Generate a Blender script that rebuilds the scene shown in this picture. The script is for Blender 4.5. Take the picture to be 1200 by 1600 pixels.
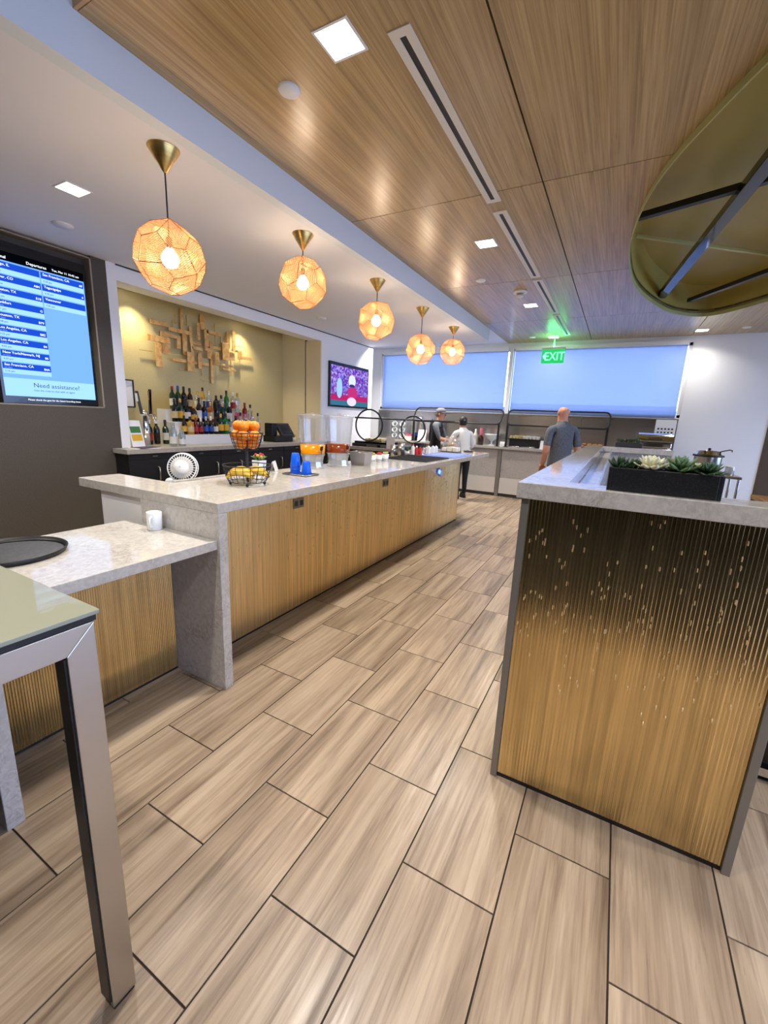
import bpy, bmesh, math, random
from mathutils import Vector, Matrix

for _o in list(bpy.data.objects):
    bpy.data.objects.remove(_o, do_unlink=True)
S = bpy.context.scene
C = S.collection
PI = math.pi
rnd = random.Random(7)

# ------------------------------------------------------------------ camera, world, exposure
cam_d = bpy.data.cameras.new('camera')
cam_d.sensor_fit = 'VERTICAL'
cam_d.sensor_height = 36.0
cam_d.lens = 658.04 / 1600 * 36
cam_d.clip_start = 0.02
cam = bpy.data.objects.new('camera', cam_d)
C.objects.link(cam)
_R = Matrix(((0.8758, -0.1406, 0.4617), (0.4808, 0.1702, -0.8602), (0.0424, 0.9753, 0.2167)))
cam.matrix_world = Matrix.Translation((0, 0, 1.52)) @ _R.to_quaternion().normalized().to_matrix().to_4x4()
S.camera = cam

w = bpy.data.worlds.new('World'); S.world = w
w.use_nodes = True
_bg = w.node_tree.nodes['Background']
_bg.inputs[0].default_value = (0.42, 0.57, 1.0, 1)
_bg.inputs[1].default_value = 6.0

S.view_settings.view_transform = 'Standard'
S.view_settings.look = 'None'
S.view_settings.gamma = 1.0
S.view_settings.use_curve_mapping = False
S.view_settings.exposure = 0.58
S.cycles.use_denoising = True
S.cycles.max_bounces = 10
S.cycles.transparent_max_bounces = 16
S.cycles.sample_clamp_indirect = 6.0
S.cycles.caustics_reflective = False
S.cycles.caustics_refractive = False

DOWN_W = 22.0          # watts of a square downlight
DOWN_C = (1.0, 0.955, 0.89)

# ------------------------------------------------------------------ helpers
class MB:
    """collects verts and faces of one mesh"""
    def __init__(s): s.v = []; s.f = []; s.sm = []
    def add(s, vs, fs, smooth=False):
        b = len(s.v); s.v += [tuple(p) for p in vs]
        s.f += [tuple(b + i for i in q) for q in fs]; s.sm += [smooth] * len(fs)
        return s
    def box(s, x0, x1, y0, y1, z0, z1):
        return s.add([(x0,y0,z0),(x1,y0,z0),(x1,y1,z0),(x0,y1,z0),(x0,y0,z1),(x1,y0,z1),(x1,y1,z1),(x0,y1,z1)],
                     [(0,3,2,1),(4,5,6,7),(0,1,5,4),(1,2,6,5),(2,3,7,6),(3,0,4,7)])
    def obox(s, c, ax, ay, az):
        c = Vector(c); ax = Vector(ax); ay = Vector(ay); az = Vector(az)
        vs = [c + i*ax + j*ay + k*az for k in (-1,1) for (i,j) in ((-1,-1),(1,-1),(1,1),(-1,1))]
        return s.add(vs, [(0,3,2,1),(4,5,6,7),(0,1,5,4),(1,2,6,5),(2,3,7,6),(3,0,4,7)])
    def prism(s, poly, z0, z1):
        n = len(poly)
        vs = [(x,y,z0) for x,y in poly] + [(x,y,z1) for x,y in poly]
        fs = [tuple(range(n-1,-1,-1)), tuple(range(n,2*n))] + [(i,(i+1)%n,n+(i+1)%n,n+i) for i in range(n)]
        return s.add(vs, fs)
    def cyl(s, p0, p1, r0, r1=None, n=16, caps=True, smooth=True):
        r1 = r0 if r1 is None else r1
        p0 = Vector(p0); p1 = Vector(p1); d = (p1-p0).normalized()
        a = d.orthogonal().normalized(); b = d.cross(a)
        vs = []
        for p, r in ((p0,r0),(p1,r1)):
            vs += [p + r*(math.cos(2*PI*i/n)*a + math.sin(2*PI*i/n)*b) for i in range(n)]
        s.add(vs, [(i,(i+1)%n,n+(i+1)%n,n+i) for i in range(n)], smooth)
        if caps:
            s.add(vs[:n], [tuple(range(n-1,-1,-1))]); s.add(vs[n:], [tuple(range(n))])
        return s
    def lathe(s, prof, n=20, c=(0,0,0), smooth=True, sx=1.0, sy=1.0):
        vs = []
        for r, z in prof:
            vs += [(c[0]+sx*r*math.cos(2*PI*i/n), c[1]+sy*r*math.sin(2*PI*i/n), c[2]+z) for i in range(n)]
        fs = []
        for k in range(len(prof)-1):
            for i in range(n):
                j = (i+1) % n
                fs.append((k*n+i, k*n+j, (k+1)*n+j, (k+1)*n+i))
        return s.add(vs, fs, smooth)
    def sph(s, c, r, nu=14, nv=9, smooth=True):
        rx, ry, rz = (r, r, r) if not hasattr(r, '__len__') else r
        prof = []
        vs = []; fs = []
        for k in range(nv+1):
            t = PI*k/nv - PI/2
            rr = max(math.cos(t), 1e-4)
            vs += [(c[0]+rx*rr*math.cos(2*PI*i/nu), c[1]+ry*rr*math.sin(2*PI*i/nu), c[2]+rz*math.sin(t)) for i in range(nu)]
        for k in range(nv):
            for i in range(nu):
                j = (i+1) % nu
                fs.append((k*nu+i, k*nu+j, (k+1)*nu+j, (k+1)*nu+i))
        return s.add(vs, fs, smooth)
    def tube(s, pts, r, n=8, closed=False, caps=True):
        P = [Vector(p) for p in pts]; m = len(P); vs = []
        rs = r if hasattr(r, '__len__') else [r]*m
        ref = None
        for i, p in enumerate(P):
            if closed: d = (P[(i+1) % m]-P[i-1])
            else: d = P[min(i+1, m-1)]-P[max(i-1, 0)]
            d = d.normalized() if d.length > 1e-9 else Vector((0,0,1))
            if ref is None or abs(ref.dot(d)) > 0.98: ref = d.orthogonal().normalized()
            a = (ref - d*ref.dot(d)).normalized(); b = d.cross(a); ref = a
            vs += [p + rs[i]*(math.cos(2*PI*k/n)*a + math.sin(2*PI*k/n)*b) for k in range(n)]
        fs = []
        for i in range(m if closed else m-1):
            j = (i+1) % m
            for k in range(n):
                l = (k+1) % n
                fs.append((i*n+k, i*n+l, j*n+l, j*n+k))
        s.add(vs, fs, True)
        if caps and not closed:
            s.add(vs[:n], [tuple(range(n-1,-1,-1))]); s.add(vs[-n:], [tuple(range(n))])
        return s
    def quad(s, a, b, c, d): return s.add([a,b,c,d], [(0,1,2,3)])
    def mesh(s, name, off=(0,0,0)):
        me = bpy.data.meshes.new(name)
        ox, oy, oz = off
        me.from_pydata([(x-ox, y-oy, z-oz) for x, y, z in s.v], [], s.f)
        me.polygons.foreach_set('use_smooth', s.sm)
        me.update()
        return me
    def build(s, name, mat, parent=None, label=None, bevel=0.0, world=False, kind=None, seg=2):
        off = wloc(parent) if (world and parent) else (0,0,0)
        return link(name, s.mesh(name, off), mat, parent, label, bevel, kind, seg)

def wloc(o):
    x = Vector((0,0,0))
    while o is not None:
        x += o.location; o = o.parent
    return x

def link(name, me, mat, parent=None, label=None, bevel=0.0, kind=None, seg=2):
    o = bpy.data.objects.new(name, me)
    C.objects.link(o)
    if mat is not None and not me.materials: me.materials.append(mat)
    if parent is not None: o.parent = parent
    if label: o['label'] = label
    if kind: o['kind'] = kind
    if bevel > 0:
        b = o.modifiers.new('bevel', 'BEVEL'); b.width = bevel; b.segments = seg; b.limit_method = 'ANGLE'
    return o

def tag(o, label, cat, group=None):
    o['label'] = label; o['category'] = cat
    if group: o['group'] = group
    return o

def thing(name, label, cat, loc=(0,0,0), rotz=0.0, group=None):
    o = bpy.data.objects.new(name, None)
    C.objects.link(o)
    o.empty_display_size = 0.05
    o.location = loc; o.rotation_euler = (0,0,rotz)
    return tag(o, label, cat, group)

def struct(o):
    o['kind'] = 'structure'; return o

def sroot(name, loc=(0,0,0)):
    o = bpy.data.objects.new(name, None); C.objects.link(o); o.location = loc; o['kind'] = 'structure'; o.empty_display_size = 0.05
    return o

def copy_tree(o, parent=None):
    c = o.copy(); C.objects.link(c); c.parent = parent
    for ch in list(o.children): copy_tree(ch, c)
    return c

def text(name, body, size, loc, rot, mat, parent, align='LEFT', ext=0.0008, sx=1.0):
    cu = bpy.data.curves.new(name, 'FONT'); cu.body = body; cu.size = size; cu.align_x = align; cu.extrude = ext
    cu.resolution_u = 2
    t = bpy.data.objects.new('tmp_text', cu); C.objects.link(t)
    dg = bpy.context.evaluated_depsgraph_get()
    me = bpy.data.meshes.new_from_object(t.evaluated_get(dg))
    bpy.data.objects.remove(t, do_unlink=True); bpy.data.curves.remove(cu)
    me.materials.clear()
    o = link(name, me, mat, parent)
    o.location = Vector(loc) - wloc(parent); o.rotation_euler = rot; o.scale = (sx, 1, 1)
    return o
ROT_Y = (PI/2, 0, 0)            # read by someone looking towards +Y
ROT_X = (PI/2, 0, PI/2)         # read by someone looking towards -X

# ------------------------------------------------------------------ materials
def srgb(r, g, b):
    f = lambda c: (c/255/12.92) if c/255 <= 0.04045 else ((c/255+0.055)/1.055)**2.4
    return (f(r), f(g), f(b), 1.0)

def pbr(name, col, rough=0.5, metal=0.0, **kw):
    m = bpy.data.materials.new(name); m.use_nodes = True
    b = m.node_tree.nodes['Principled BSDF']
    b.inputs['Base Color'].default_value = col
    b.inputs['Roughness'].default_value = rough
    b.inputs['Metallic'].default_value = metal
    for k, v in kw.items(): b.inputs[k].default_value = v
    return m

class NT:
    def __init__(s, m): s.t = m.node_tree; s.b = m.node_tree.nodes.get('Principled BSDF')
    def n(s, typ, **kw):
        x = s.t.nodes.new(typ)
        for k, v in kw.items():
            if k.startswith('i_'):
                key = k[2:].replace('_', ' ')
                x.inputs[int(key) if key.isdigit() else key].default_value = v
            else: setattr(x, k, v)
        return x
    def l(s, a, b): s.t.links.new(a, b)
    def ramp(s, stops, src=None):
        r = s.n('ShaderNodeValToRGB')
        e = r.color_ramp.elements
        while len(e) < len(stops): e.new(0.5)
        for i, (p, c) in enumerate(stops): e[i].position = p; e[i].color = c
        if src is not None: s.l(src, r.inputs[0])
        return r
    def coords(s, scale, kind='Object', rand=False):
        tc = s.n('ShaderNodeTexCoord'); mp = s.n('ShaderNodeMapping')
        mp.inputs['Scale'].default_value = scale
        src = tc.outputs[kind]
        if rand:
            oi = s.n('ShaderNodeObjectInfo'); mul = s.n('ShaderNodeVectorMath', operation='SCALE')
            cx = s.n('ShaderNodeCombineXYZ')
            for i, k in enumerate((37.0, 91.0, 53.0)):
                mm = s.n('ShaderNodeMath', operation='MULTIPLY', i_1=k); s.l(oi.outputs['Random'], mm.inputs[0]); s.l(mm.outputs[0], cx.inputs[i])
            ad = s.n('ShaderNodeVectorMath', operation='ADD'); s.l(src, ad.inputs[0]); s.l(cx.outputs[0], ad.inputs[1]); src = ad.outputs[0]
        s.l(src, mp.inputs[0])
        return mp.outputs[0]
    def noise(s, vec, scale=1.0, detail=4.0, rough=0.6, dist=0.0):
        x = s.n('ShaderNodeTexNoise'); x.inputs['Scale'].default_value = scale; x.inputs['Detail'].default_value = detail
        x.inputs['Roughness'].default_value = rough; x.inputs['Distortion'].default_value = dist
        s.l(vec, x.inputs['Vector']); return x.outputs['Fac']
    def bump(s, h, strength=0.2, dist=0.01):
        b = s.n('ShaderNodeBump'); b.inputs['Strength'].default_value = strength; b.inputs['Distance'].default_value = dist
        s.l(h, b.inputs['Height']); s.l(b.outputs[0], s.b.inputs['Normal'])
    def mix(s, fac, a, b):
        x = s.n('ShaderNodeMix', data_type='RGBA')
        if isinstance(fac, (int, float)): x.inputs[0].default_value = fac
        else: s.l(fac, x.inputs[0])
        for i, c in ((6, a), (7, b)):
            if isinstance(c, tuple): x.inputs[i].default_value = c
            else: s.l(c, x.inputs[i])
        return x.outputs[2]

def mat_tile():
    m = pbr('floor_tile_stone', srgb(200,180,155), 0.32); t = NT(m)
    v1 = t.coords((11, 0.55, 1), rand=True); v2 = t.coords((38, 1.6, 1), rand=True); v3 = t.coords((3.0, 0.45, 1), rand=True)
    a = t.noise(v1, 1.0, 5, 0.62, 0.5); b = t.noise(v2, 1.0, 4, 0.7, 0.8); c = t.noise(v3, 1.0, 2, 0.5, 0.3)
    base = t.ramp([(0.34, srgb(98,78,62)), (0.47, srgb(160,137,112)), (0.61, srgb(192,170,144))], a)
    fine = t.ramp([(0.34, srgb(112,92,73)), (0.56, srgb(195,174,149))], b)
    mx = t.mix(0.38, base.outputs[0], fine.outputs[0])
    big = t.ramp([(0.36, (0.80,0.775,0.75,1)), (0.62, (1.06,1.05,1.04,1))], c)
    mm = t.n('ShaderNodeMix', data_type='RGBA', blend_type='MULTIPLY'); mm.inputs[0].default_value = 1.0
    t.l(mx, mm.inputs[6]); t.l(big.outputs[0], mm.inputs[7]); t.l(mm.outputs[2], t.b.inputs['Base Color'])
    rr = t.ramp([(0.3, (0.42,)*3+(1,)), (0.7, (0.27,)*3+(1,))], b); t.l(rr.outputs[0], t.b.inputs['Roughness'])
    t.bump(b, 0.06, 0.002)
    return m

def mat_quartz(name='white_quartz', dark=1.0, rough=0.07):
    m = pbr(name, srgb(225,220,210), rough); t = NT(m)
    v = t.coords((1,1,1))
    n1 = t.noise(v, 12.0, 8, 0.70, 1.8); n2 = t.noise(v, 38.0, 4, 0.6, 0.4); n3 = t.noise(v, 2.4, 4, 0.6, 1.0)
    vein = t.ramp([(0.455, (0,0,0,1)), (0.492, (1,1,1,1)), (0.502, (1,1,1,1)), (0.54, (0,0,0,1))], n1)
    msk = t.ramp([(0.46, (0.04,0.04,0.04,1)), (0.64, (1,1,1,1))], n3)
    mul = t.n('ShaderNodeMath', operation='MULTIPLY'); t.l(vein.outputs[0], mul.inputs[0]); t.l(msk.outputs[0], mul.inputs[1])
    base = t.ramp([(0.35, srgb(188*dark,182*dark,173*dark)), (0.65, srgb(206*dark,200*dark,192*dark))], n2)
    f = t.n('ShaderNodeMath', operation='MULTIPLY', i_1=0.5); t.l(mul.outputs[0], f.inputs[0])
    c = t.mix(f.outputs[0], base.outputs[0], srgb(112,106,99)); t.l(c, t.b.inputs['Base Color'])
    return m

def mat_wood(name, c0, c1, c2, rough=0.38):
    m = pbr(name, c1, rough); t = NT(m)
    v1 = t.coords((70, 1.1, 1), rand=True); v2 = t.coords((9, 0.35, 1), rand=True)
    a = t.noise(v1, 1.0, 5, 0.7, 0.6); b = t.noise(v2, 1.0, 3, 0.5, 0.4)
    r1 = t.ramp([(0.34, c0), (0.5, c1), (0.66, c2)], a)
    r2 = t.ramp([(0.35, (0.86,0.85,0.83,1)), (0.65, (1.08,1.07,1.05,1))], b)
    mm = t.n('ShaderNodeMix', data_type='RGBA', blend_type='MULTIPLY'); mm.inputs[0].default_value = 1.0
    t.l(r1.outputs[0], mm.inputs[6]); t.l(r2.outputs[0], mm.inputs[7]); t.l(mm.outputs[2], t.b.inputs['Base Color'])
    t.bump(a, 0.05, 0.002)
    return m

def mat_gold(name, col, rough, scl=(60, 60, 1.2), var=0.25):
    m = pbr(name, col, rough, 1.0); t = NT(m)
    v = t.coords(scl); a = t.noise(v, 1.0, 4, 0.6)
    d = tuple(c*(1-var) for c in col[:3]) + (1,); h = tuple(min(1, c*(1+var*0.6)) for c in col[:3]) + (1,)
    r = t.ramp([(0.35, d), (0.65, h)], a); t.l(r.outputs[0], t.b.inputs['Base Color'])
    return m

def mat_emit(name, col, s):
    m = bpy.data.materials.new(name); m.use_nodes = True
    nt = m.node_tree; nt.nodes.clear()
    e = nt.nodes.new('ShaderNodeEmission'); o = nt.nodes.new('ShaderNodeOutputMaterial')
    e.inputs[0].default_value = col; e.inputs[1].default_value = s
    nt.links.new(e.outputs[0], o.inputs[0])
    return m

def mat_clear(name, tint=(1,1,1,1), refl=0.12, rough=0.05, body=None, bodyf=0.15):
    """thin clear glass or plastic: mostly transparent with a gloss on top"""
    m = bpy.data.materials.new(name); m.use_nodes = True
    nt = m.node_tree; nt.nodes.clear()
    tr = nt.nodes.new('ShaderNodeBsdfTransparent'); tr.inputs[0].default_value = tint
    gl = nt.nodes.new('ShaderNodeBsdfGlossy'); gl.inputs['Roughness'].default_value = rough
    lw = nt.nodes.new('ShaderNodeLayerWeight'); lw.inputs[0].default_value = 0.35
    ma = nt.nodes.new('ShaderNodeMath'); ma.operation = 'MULTIPLY_ADD'; ma.inputs[1].default_value = 0.45; ma.inputs[2].default_value = refl
    nt.links.new(lw.outputs['Facing'], ma.inputs[0])
    mx = nt.nodes.new('ShaderNodeMixShader'); nt.links.new(ma.outputs[0], mx.inputs[0])
    nt.links.new(tr.outputs[0], mx.inputs[1]); nt.links.new(gl.outputs[0], mx.inputs[2])
    out = nt.nodes.new('ShaderNodeOutputMaterial'); last = mx.outputs[0]
    if body:
        df = nt.nodes.new('ShaderNodeBsdfDiffuse'); df.inputs[0].default_value = body
        m2 = nt.nodes.new('ShaderNodeMixShader'); m2.inputs[0].default_value = bodyf
        nt.links.new(last, m2.inputs[1]); nt.links.new(df.outputs[0], m2.inputs[2]); last = m2.outputs[0]
    nt.links.new(last, out.inputs[0])
    return m

def mat_shade():
    """roller shade fabric: lets daylight glow through and a little of the view"""
    m = bpy.data.materials.new('roller_shade_fabric'); m.use_nodes = True
    nt = m.node_tree; nt.nodes.clear()
    tl = nt.nodes.new('ShaderNodeBsdfTranslucent'); tl.inputs[0].default_value = (0.128, 0.160, 0.245, 1)
    df = nt.nodes.new('ShaderNodeBsdfDiffuse'); df.inputs[0].default_value = (0.62, 0.63, 0.64, 1)
    tr = nt.nodes.new('ShaderNodeBsdfTransparent')
    a = nt.nodes.new('ShaderNodeMixShader'); a.inputs[0].default_value = 0.14
    b = nt.nodes.new('ShaderNodeMixShader'); b.inputs[0].default_value = 0.045
    o = nt.nodes.new('ShaderNodeOutputMaterial')
    nt.links.new(tl.outputs[0], a.inputs[1]); nt.links.new(df.outputs[0], a.inputs[2])
    nt.links.new(a.outputs[0], b.inputs[1]); nt.links.new(tr.outputs[0], b.inputs[2]); nt.links.new(b.outputs[0], o.inputs[0])
    return m

def mat_perf():
    """etched copper sheet of the pendant shades: rows of slots between solid strips"""
    m = bpy.data.materials.new('perforated_copper'); m.use_nodes = True
    nt = m.node_tree; nt.nodes.clear(); t = NT(m)
    uv = t.n('ShaderNodeUVMap'); sp = t.n('ShaderNodeSeparateXYZ'); t.l(uv.outputs[0], sp.inputs[0])
    f = t.n('ShaderNodeMath', operation='MULTIPLY', i_1=2*PI/0.0105); t.l(sp.outputs[1], f.inputs[0])
    sn = t.n('ShaderNodeMath', operation='SINE'); t.l(f.outputs[0], sn.inputs[0])
    gt = t.ramp([(0.36, (0,0,0,1)), (0.52, (1,1,1,1))]); ad = t.n('ShaderNodeMath', operation='MULTIPLY_ADD', i_1=0.5, i_2=0.5)
    t.l(sn.outputs[0], ad.inputs[0]); t.l(ad.outputs[0], gt.inputs[0])
    df = t.n('ShaderNodeBsdfDiffuse', i_0=srgb(188,142,98)); tl = t.n('ShaderNodeBsdfTranslucent', i_0=srgb(176,122,78))
    gl = t.n('ShaderNodeBsdfGlossy', i_0=srgb(200,140,90)); gl.inputs['Roughness'].default_value = 0.35
    m1 = t.n('ShaderNodeMixShader', i_0=0.45); t.l(df.outputs[0], m1.inputs[1]); t.l(tl.outputs[0], m1.inputs[2])
    m2 = t.n('ShaderNodeMixShader', i_0=0.25); t.l(m1.outputs[0], m2.inputs[1]); t.l(gl.outputs[0], m2.inputs[2])
    tr = t.n('ShaderNodeBsdfTransparent'); m3 = t.n('ShaderNodeMixShader')
    k = t.n('ShaderNodeMath', operation='MULTIPLY', i_1=0.9); t.l(gt.outputs[0], k.inputs[0]); t.l(k.outputs[0], m3.inputs[0])
    t.l(m2.outputs[0], m3.inputs[1]); t.l(tr.outputs[0], m3.inputs[2])
    o = t.n('ShaderNodeOutputMaterial'); t.l(m3.outputs[0], o.inputs[0])
    return m

def mat_noise(name, c0, c1, scale, rough=0.6, metal=0.0, lo=0.4, hi=0.6, bump=0.0):
    m = pbr(name, c1, rough, metal); t = NT(m)
    a = t.noise(t.coords((1,1,1)), scale, 5, 0.6)
    r = t.ramp([(lo, c0), (hi, c1)], a); t.l(r.outputs[0], t.b.inputs['Base Color'])
    if bump: t.bump(a, bump, 0.003)
    return m

M = {}
M['tile'] = mat_tile()
M['grout'] = pbr('dark_grout', srgb(62,52,45), 0.9)
M['carpet'] = mat_noise('dark_carpet', srgb(26,23,18), srgb(40,35,28), 60, 0.95)
M['quartz'] = mat_quartz()
M['quartz_far'] = mat_quartz('grey_quartz', 0.86, 0.3)
M['wood'] = mat_wood('ceiling_wood_veneer', srgb(153,126,78), srgb(182,154,103), srgb(200,175,126), 0.34)
for _k, _v in (('Coat Weight', 0.35), ('Coat Roughness', 0.25)): M['wood'].node_tree.nodes['Principled BSDF'].inputs[_k].default_value = _v
M['wood_edge'] = pbr('wood_edge', srgb(196,158,108), 0.45)
M['white'] = pbr('white_paint', srgb(238,238,238), 0.6)
M['ceil'] = pbr('ceiling_paint', srgb(232,234,240), 0.7)
M['fascia'] = pbr('fascia_paint', srgb(222,230,236), 0.6)
M['darkwall'] = mat_noise('dark_wallcovering', srgb(70,64,56), srgb(86,80,71), 140, 0.75, bump=0.1)
M['cream'] = pbr('cream_laminate', srgb(226,214,182), 0.5)
M['goldwall'] = mat_noise('gold_wallcovering', srgb(196,180,126), srgb(208,192,140), 90, 0.5, 0.1)
M['gold'] = mat_gold('fluted_brass', srgb(224,198,144), 0.15)
M['gold_bar'] = mat_gold('fluted_gold_laminate', srgb(238,208,150), 0.36)
M['fleck'] = pbr('brass_fleck', srgb(246,232,196), 0.3, 1.0)
M['brass'] = mat_gold('spun_brass', srgb(226,188,112), 0.32, (3, 3, 90), 0.15)
M['copper'] = pbr('copper_edge', srgb(176,112,58), 0.4, 1.0)
M['perf'] = mat_perf()
M['artgold'] = mat_noise('hammered_brass', srgb(214,160,92), srgb(236,194,126), 14, 0.42, 0.55)
M['steel'] = pbr('brushed_steel', srgb(190,186,178), 0.28, 1.0)
M['steel_soft'] = mat_gold('satin_steel_sheet', srgb(206,202,196), 0.24, (0.8, 1, 40), 0.06)
M['chrome'] = pbr('chrome', srgb(225,225,225), 0.08, 1.0)
M['trimgrey'] = pbr('grey_metal_trim', srgb(140,136,128), 0.5, 0.6)
M['black'] = pbr('black_paint', srgb(18,18,19), 0.45)
M['blackgloss'] = pbr('black_gloss', srgb(12,12,13), 0.12)
M['blackcab'] = pbr('black_laminate', srgb(20,19,19), 0.5)
M['darkgrey'] = pbr('dark_grey_plastic', srgb(54,54,57), 0.5)
M['rubber'] = mat_noise('black_rubber_mat', srgb(24,24,26), srgb(40,40,44), 120, 0.7)
M['olive'] = pbr('olive_lacquer', srgb(166,150,72), 0.5)
M['oliverim'] = pbr('olive_rim', srgb(178,178,116), 0.45)
M['plastic'] = pbr('white_plastic', srgb(236,236,234), 0.35)
M['offwhite'] = pbr('off_white', srgb(226,222,212), 0.5)
M['paper'] = pbr('paper', srgb(236,236,236), 0.8)
M['ceramic'] = pbr('white_ceramic', srgb(232,236,236), 0.15)
M['clear'] = mat_clear('clear_plastic', (0.97,0.98,0.985,1), 0.15, 0.12, (0.9,0.93,0.95,1), 0.11)
M['glass'] = mat_clear('window_glass', (0.94,0.97,0.98,1), 0.04, 0.02)
M['crystal'] = mat_clear('cut_plastic', (0.9,0.92,0.93,1), 0.22, 0.1, (0.8,0.84,0.86,1), 0.28)
M['tabletop'] = pbr('back_painted_glass', srgb(158,158,138), 0.03)
M['mirror'] = pbr('polished_black', srgb(20,20,22), 0.06)
M['shade'] = mat_shade()
M['lamp'] = mat_emit('lamp_diffuser', (1.0, 0.96, 0.90, 1), 14.0)
M['bulb'] = mat_emit('bulb_glow', (1.0, 0.82, 0.60, 1), 82.0)
M['juice'] = pbr('orange_juice', srgb(255,158,0), 0.2)
M['tea'] = pbr('brown_tea', srgb(150,66,26), 0.15)
M['orange'] = mat_noise('orange_peel', srgb(240,126,12), srgb(250,150,28), 60, 0.45, bump=0.15)
M['banana'] = mat_noise('banana_skin', srgb(216,164,40), srgb(240,200,70), 12, 0.5)
M['bananatip'] = pbr('banana_stem', srgb(120,96,40), 0.7)
M['bluecup'] = pbr('blue_cup', srgb(16,96,232), 0.25, 0.0, **{'Transmission Weight': 0.0})
M['bluelight'] = mat_emit('blue_led', (0.05, 0.12, 1.0, 1), 6.0)
M['bluepad'] = pbr('pale_blue_board', srgb(150,172,232), 0.3)
M['skin'] = pbr('skin', srgb(206,146,118), 0.55)
M['skin_dark'] = pbr('skin_tan', srgb(176,120,92), 0.55)
M['shirt_grey'] = mat_noise('grey_cotton', srgb(84,88,96), srgb(104,108,116), 60, 0.9)
M['shirt_white'] = pbr('white_cotton', srgb(226,226,226), 0.85)
M['cloth_black'] = pbr('black_cloth', srgb(20,20,24), 0.9)
M['cloth_navy'] = pbr('dark_trousers', srgb(44,46,56), 0.9)
M['cap_grey'] = pbr('grey_cap', srgb(118,118,122), 0.9)
M['hair'] = pbr('black_hair', srgb(22,18,17), 0.6)
M['stone_box'] = mat_noise('black_speckled_stone', srgb(24,24,26), srgb(54,54,56), 160, 0.4, lo=0.5, hi=0.72)
M['leaf_green'] = mat_noise('succulent_green', srgb(52,84,44), srgb(110,140,92), 20, 0.5)
M['leaf_dark'] = mat_noise('succulent_dark_green', srgb(24,52,30), srgb(70,104,62), 20, 0.5)
M['leaf_cream'] = mat_noise('succulent_cream', srgb(206,204,160), srgb(236,234,206), 20, 0.5)
M['leaf_brown'] = pbr('dry_bulb', srgb(134,112,72), 0.7)
M['soil'] = mat_noise('dark_soil', srgb(30,24,18), srgb(58,48,38), 80, 0.95)
M['bread'] = mat_noise('bread_crust', srgb(150,90,36), srgb(206,150,84), 30, 0.8)
M['food'] = mat_noise('mixed_food', srgb(150,140,60), srgb(220,200,150), 40, 0.7)
M['red'] = pbr('red_fruit', srgb(190,30,36), 0.4)
M['magenta'] = pbr('magenta_petal', srgb(176,32,70), 0.6)
M['yellowgreen'] = pbr('yellow_green_fruit', srgb(176,176,60), 0.5)
M['apron'] = pbr('apron_charcoal', srgb(46,46,52), 0.9)
M['paleground'] = pbr('concrete_apron', srgb(190,190,188), 0.9)
M['farbuild'] = pbr('far_building', srgb(120,128,140), 0.9)
M['woodtop'] = mat_wood('wood_tabletop', srgb(128,88,46), srgb(160,116,66), srgb(176,134,84))
M['brownwall'] = pbr('brown_panel', srgb(74,60,42), 0.6)
M['midwall'] = pbr('taupe_wall', srgb(120,108,92), 0.7)

# ================================================================== THE SETTING
XL = -4.9            # plane of the bar-side wall
ZC = 3.2             # timber ceiling
ZW = 2.99            # white ceiling over the bar
YW = 9.68            # window wall

# ---- floor
floor = MB().box(-6.4, 5.4, -0.35, 9.9, -0.06, -0.005).build('floor', M['grout']); struct(floor)
TP, TL, GAP = 0.3222, 0.624, 0.006
_tm = MB().box(-TP/2+GAP/2, TP/2-GAP/2, -TL/2+GAP/2, TL/2-GAP/2, -0.010, 0.0).mesh('tile')
_tm.materials.append(M['tile'])
def tile_spots(k0, k1, y0, y1):
    for k in range(k0, k1+1):
        xc = 0.19 + TP*(k+0.5)
        yc = 0.786 + TL/2 + (0 if k % 2 else TL/2)
        n = int(math.floor((y0-yc)/TL))
        while yc + n*TL < y1:
            yield xc, yc + n*TL
            n += 1
for xc, yc in tile_spots(-8, 3, 0.5, 9.3):
    t = bpy.data.objects.new('tile', _tm); C.objects.link(t); t.parent = floor; t.location = (xc, yc, 0)
_mb = MB()
for a, b, y0, y1 in ((-20, -9, 0.2, 9.6), (4, 15, 0.2, 9.6)):
    for xc, yc in tile_spots(a, b, y0, y1):
        if yc - TL/2 < -0.5 or yc + TL/2 > 9.9: continue
        _mb.box(xc-TP/2+GAP/2, xc+TP/2-GAP/2, yc-TL/2+GAP/2, yc+TL/2-GAP/2, -0.010, 0.0)
_mb.build('tile_field', M['tile'], floor, kind='stuff')
struct(MB().box(-6.4, 5.4, -6.0, -0.35, -0.06, 0.002).build('floor_carpet', M['carpet']))

# ---- bar-side wall: dark wallcovering with the screen recess, white surround of the bar niche
wl = sroot('wall_left', (XL, 0, 0))
RY0, RY1, RZ0, RZ1 = 1.70, 2.655, 1.50, 2.985
def wbox(name, mat, par, *b, **kw): return MB().box(*b).build(name, mat, par, world=True, **kw)
wbox('lower_panel', M['darkwall'], wl, XL-0.2, XL, -6.0, 2.80, 0, RZ0)
wbox('side_panel', M['darkwall'], wl, XL-0.2, XL, RY1, 2.80, RZ0, ZW)
wbox('rear_panel', M['darkwall'], wl, XL-0.2, XL, -6.0, RY0, RZ0, ZW)
wbox('recess_back', M['darkwall'], wl, XL-0.2, XL-0.10, RY0, RY1, RZ0, ZW)
_f = M['cream'] if False else pbr('recess_edge', srgb(150,140,122), 0.5)
for nm, b in (('recess_edge', (XL-0.10, XL+0.004, RY1-0.014, RY1, RZ0, 2.97)), ('recess_edge', (XL-0.10, XL+0.004, RY0, RY1, RZ0, RZ0+0.012)),
              ('recess_edge', (XL-0.10, XL+0.004, RY0, RY1, 2.958, 2.97))):
    wbox(nm, _f, wl, *b)
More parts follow.
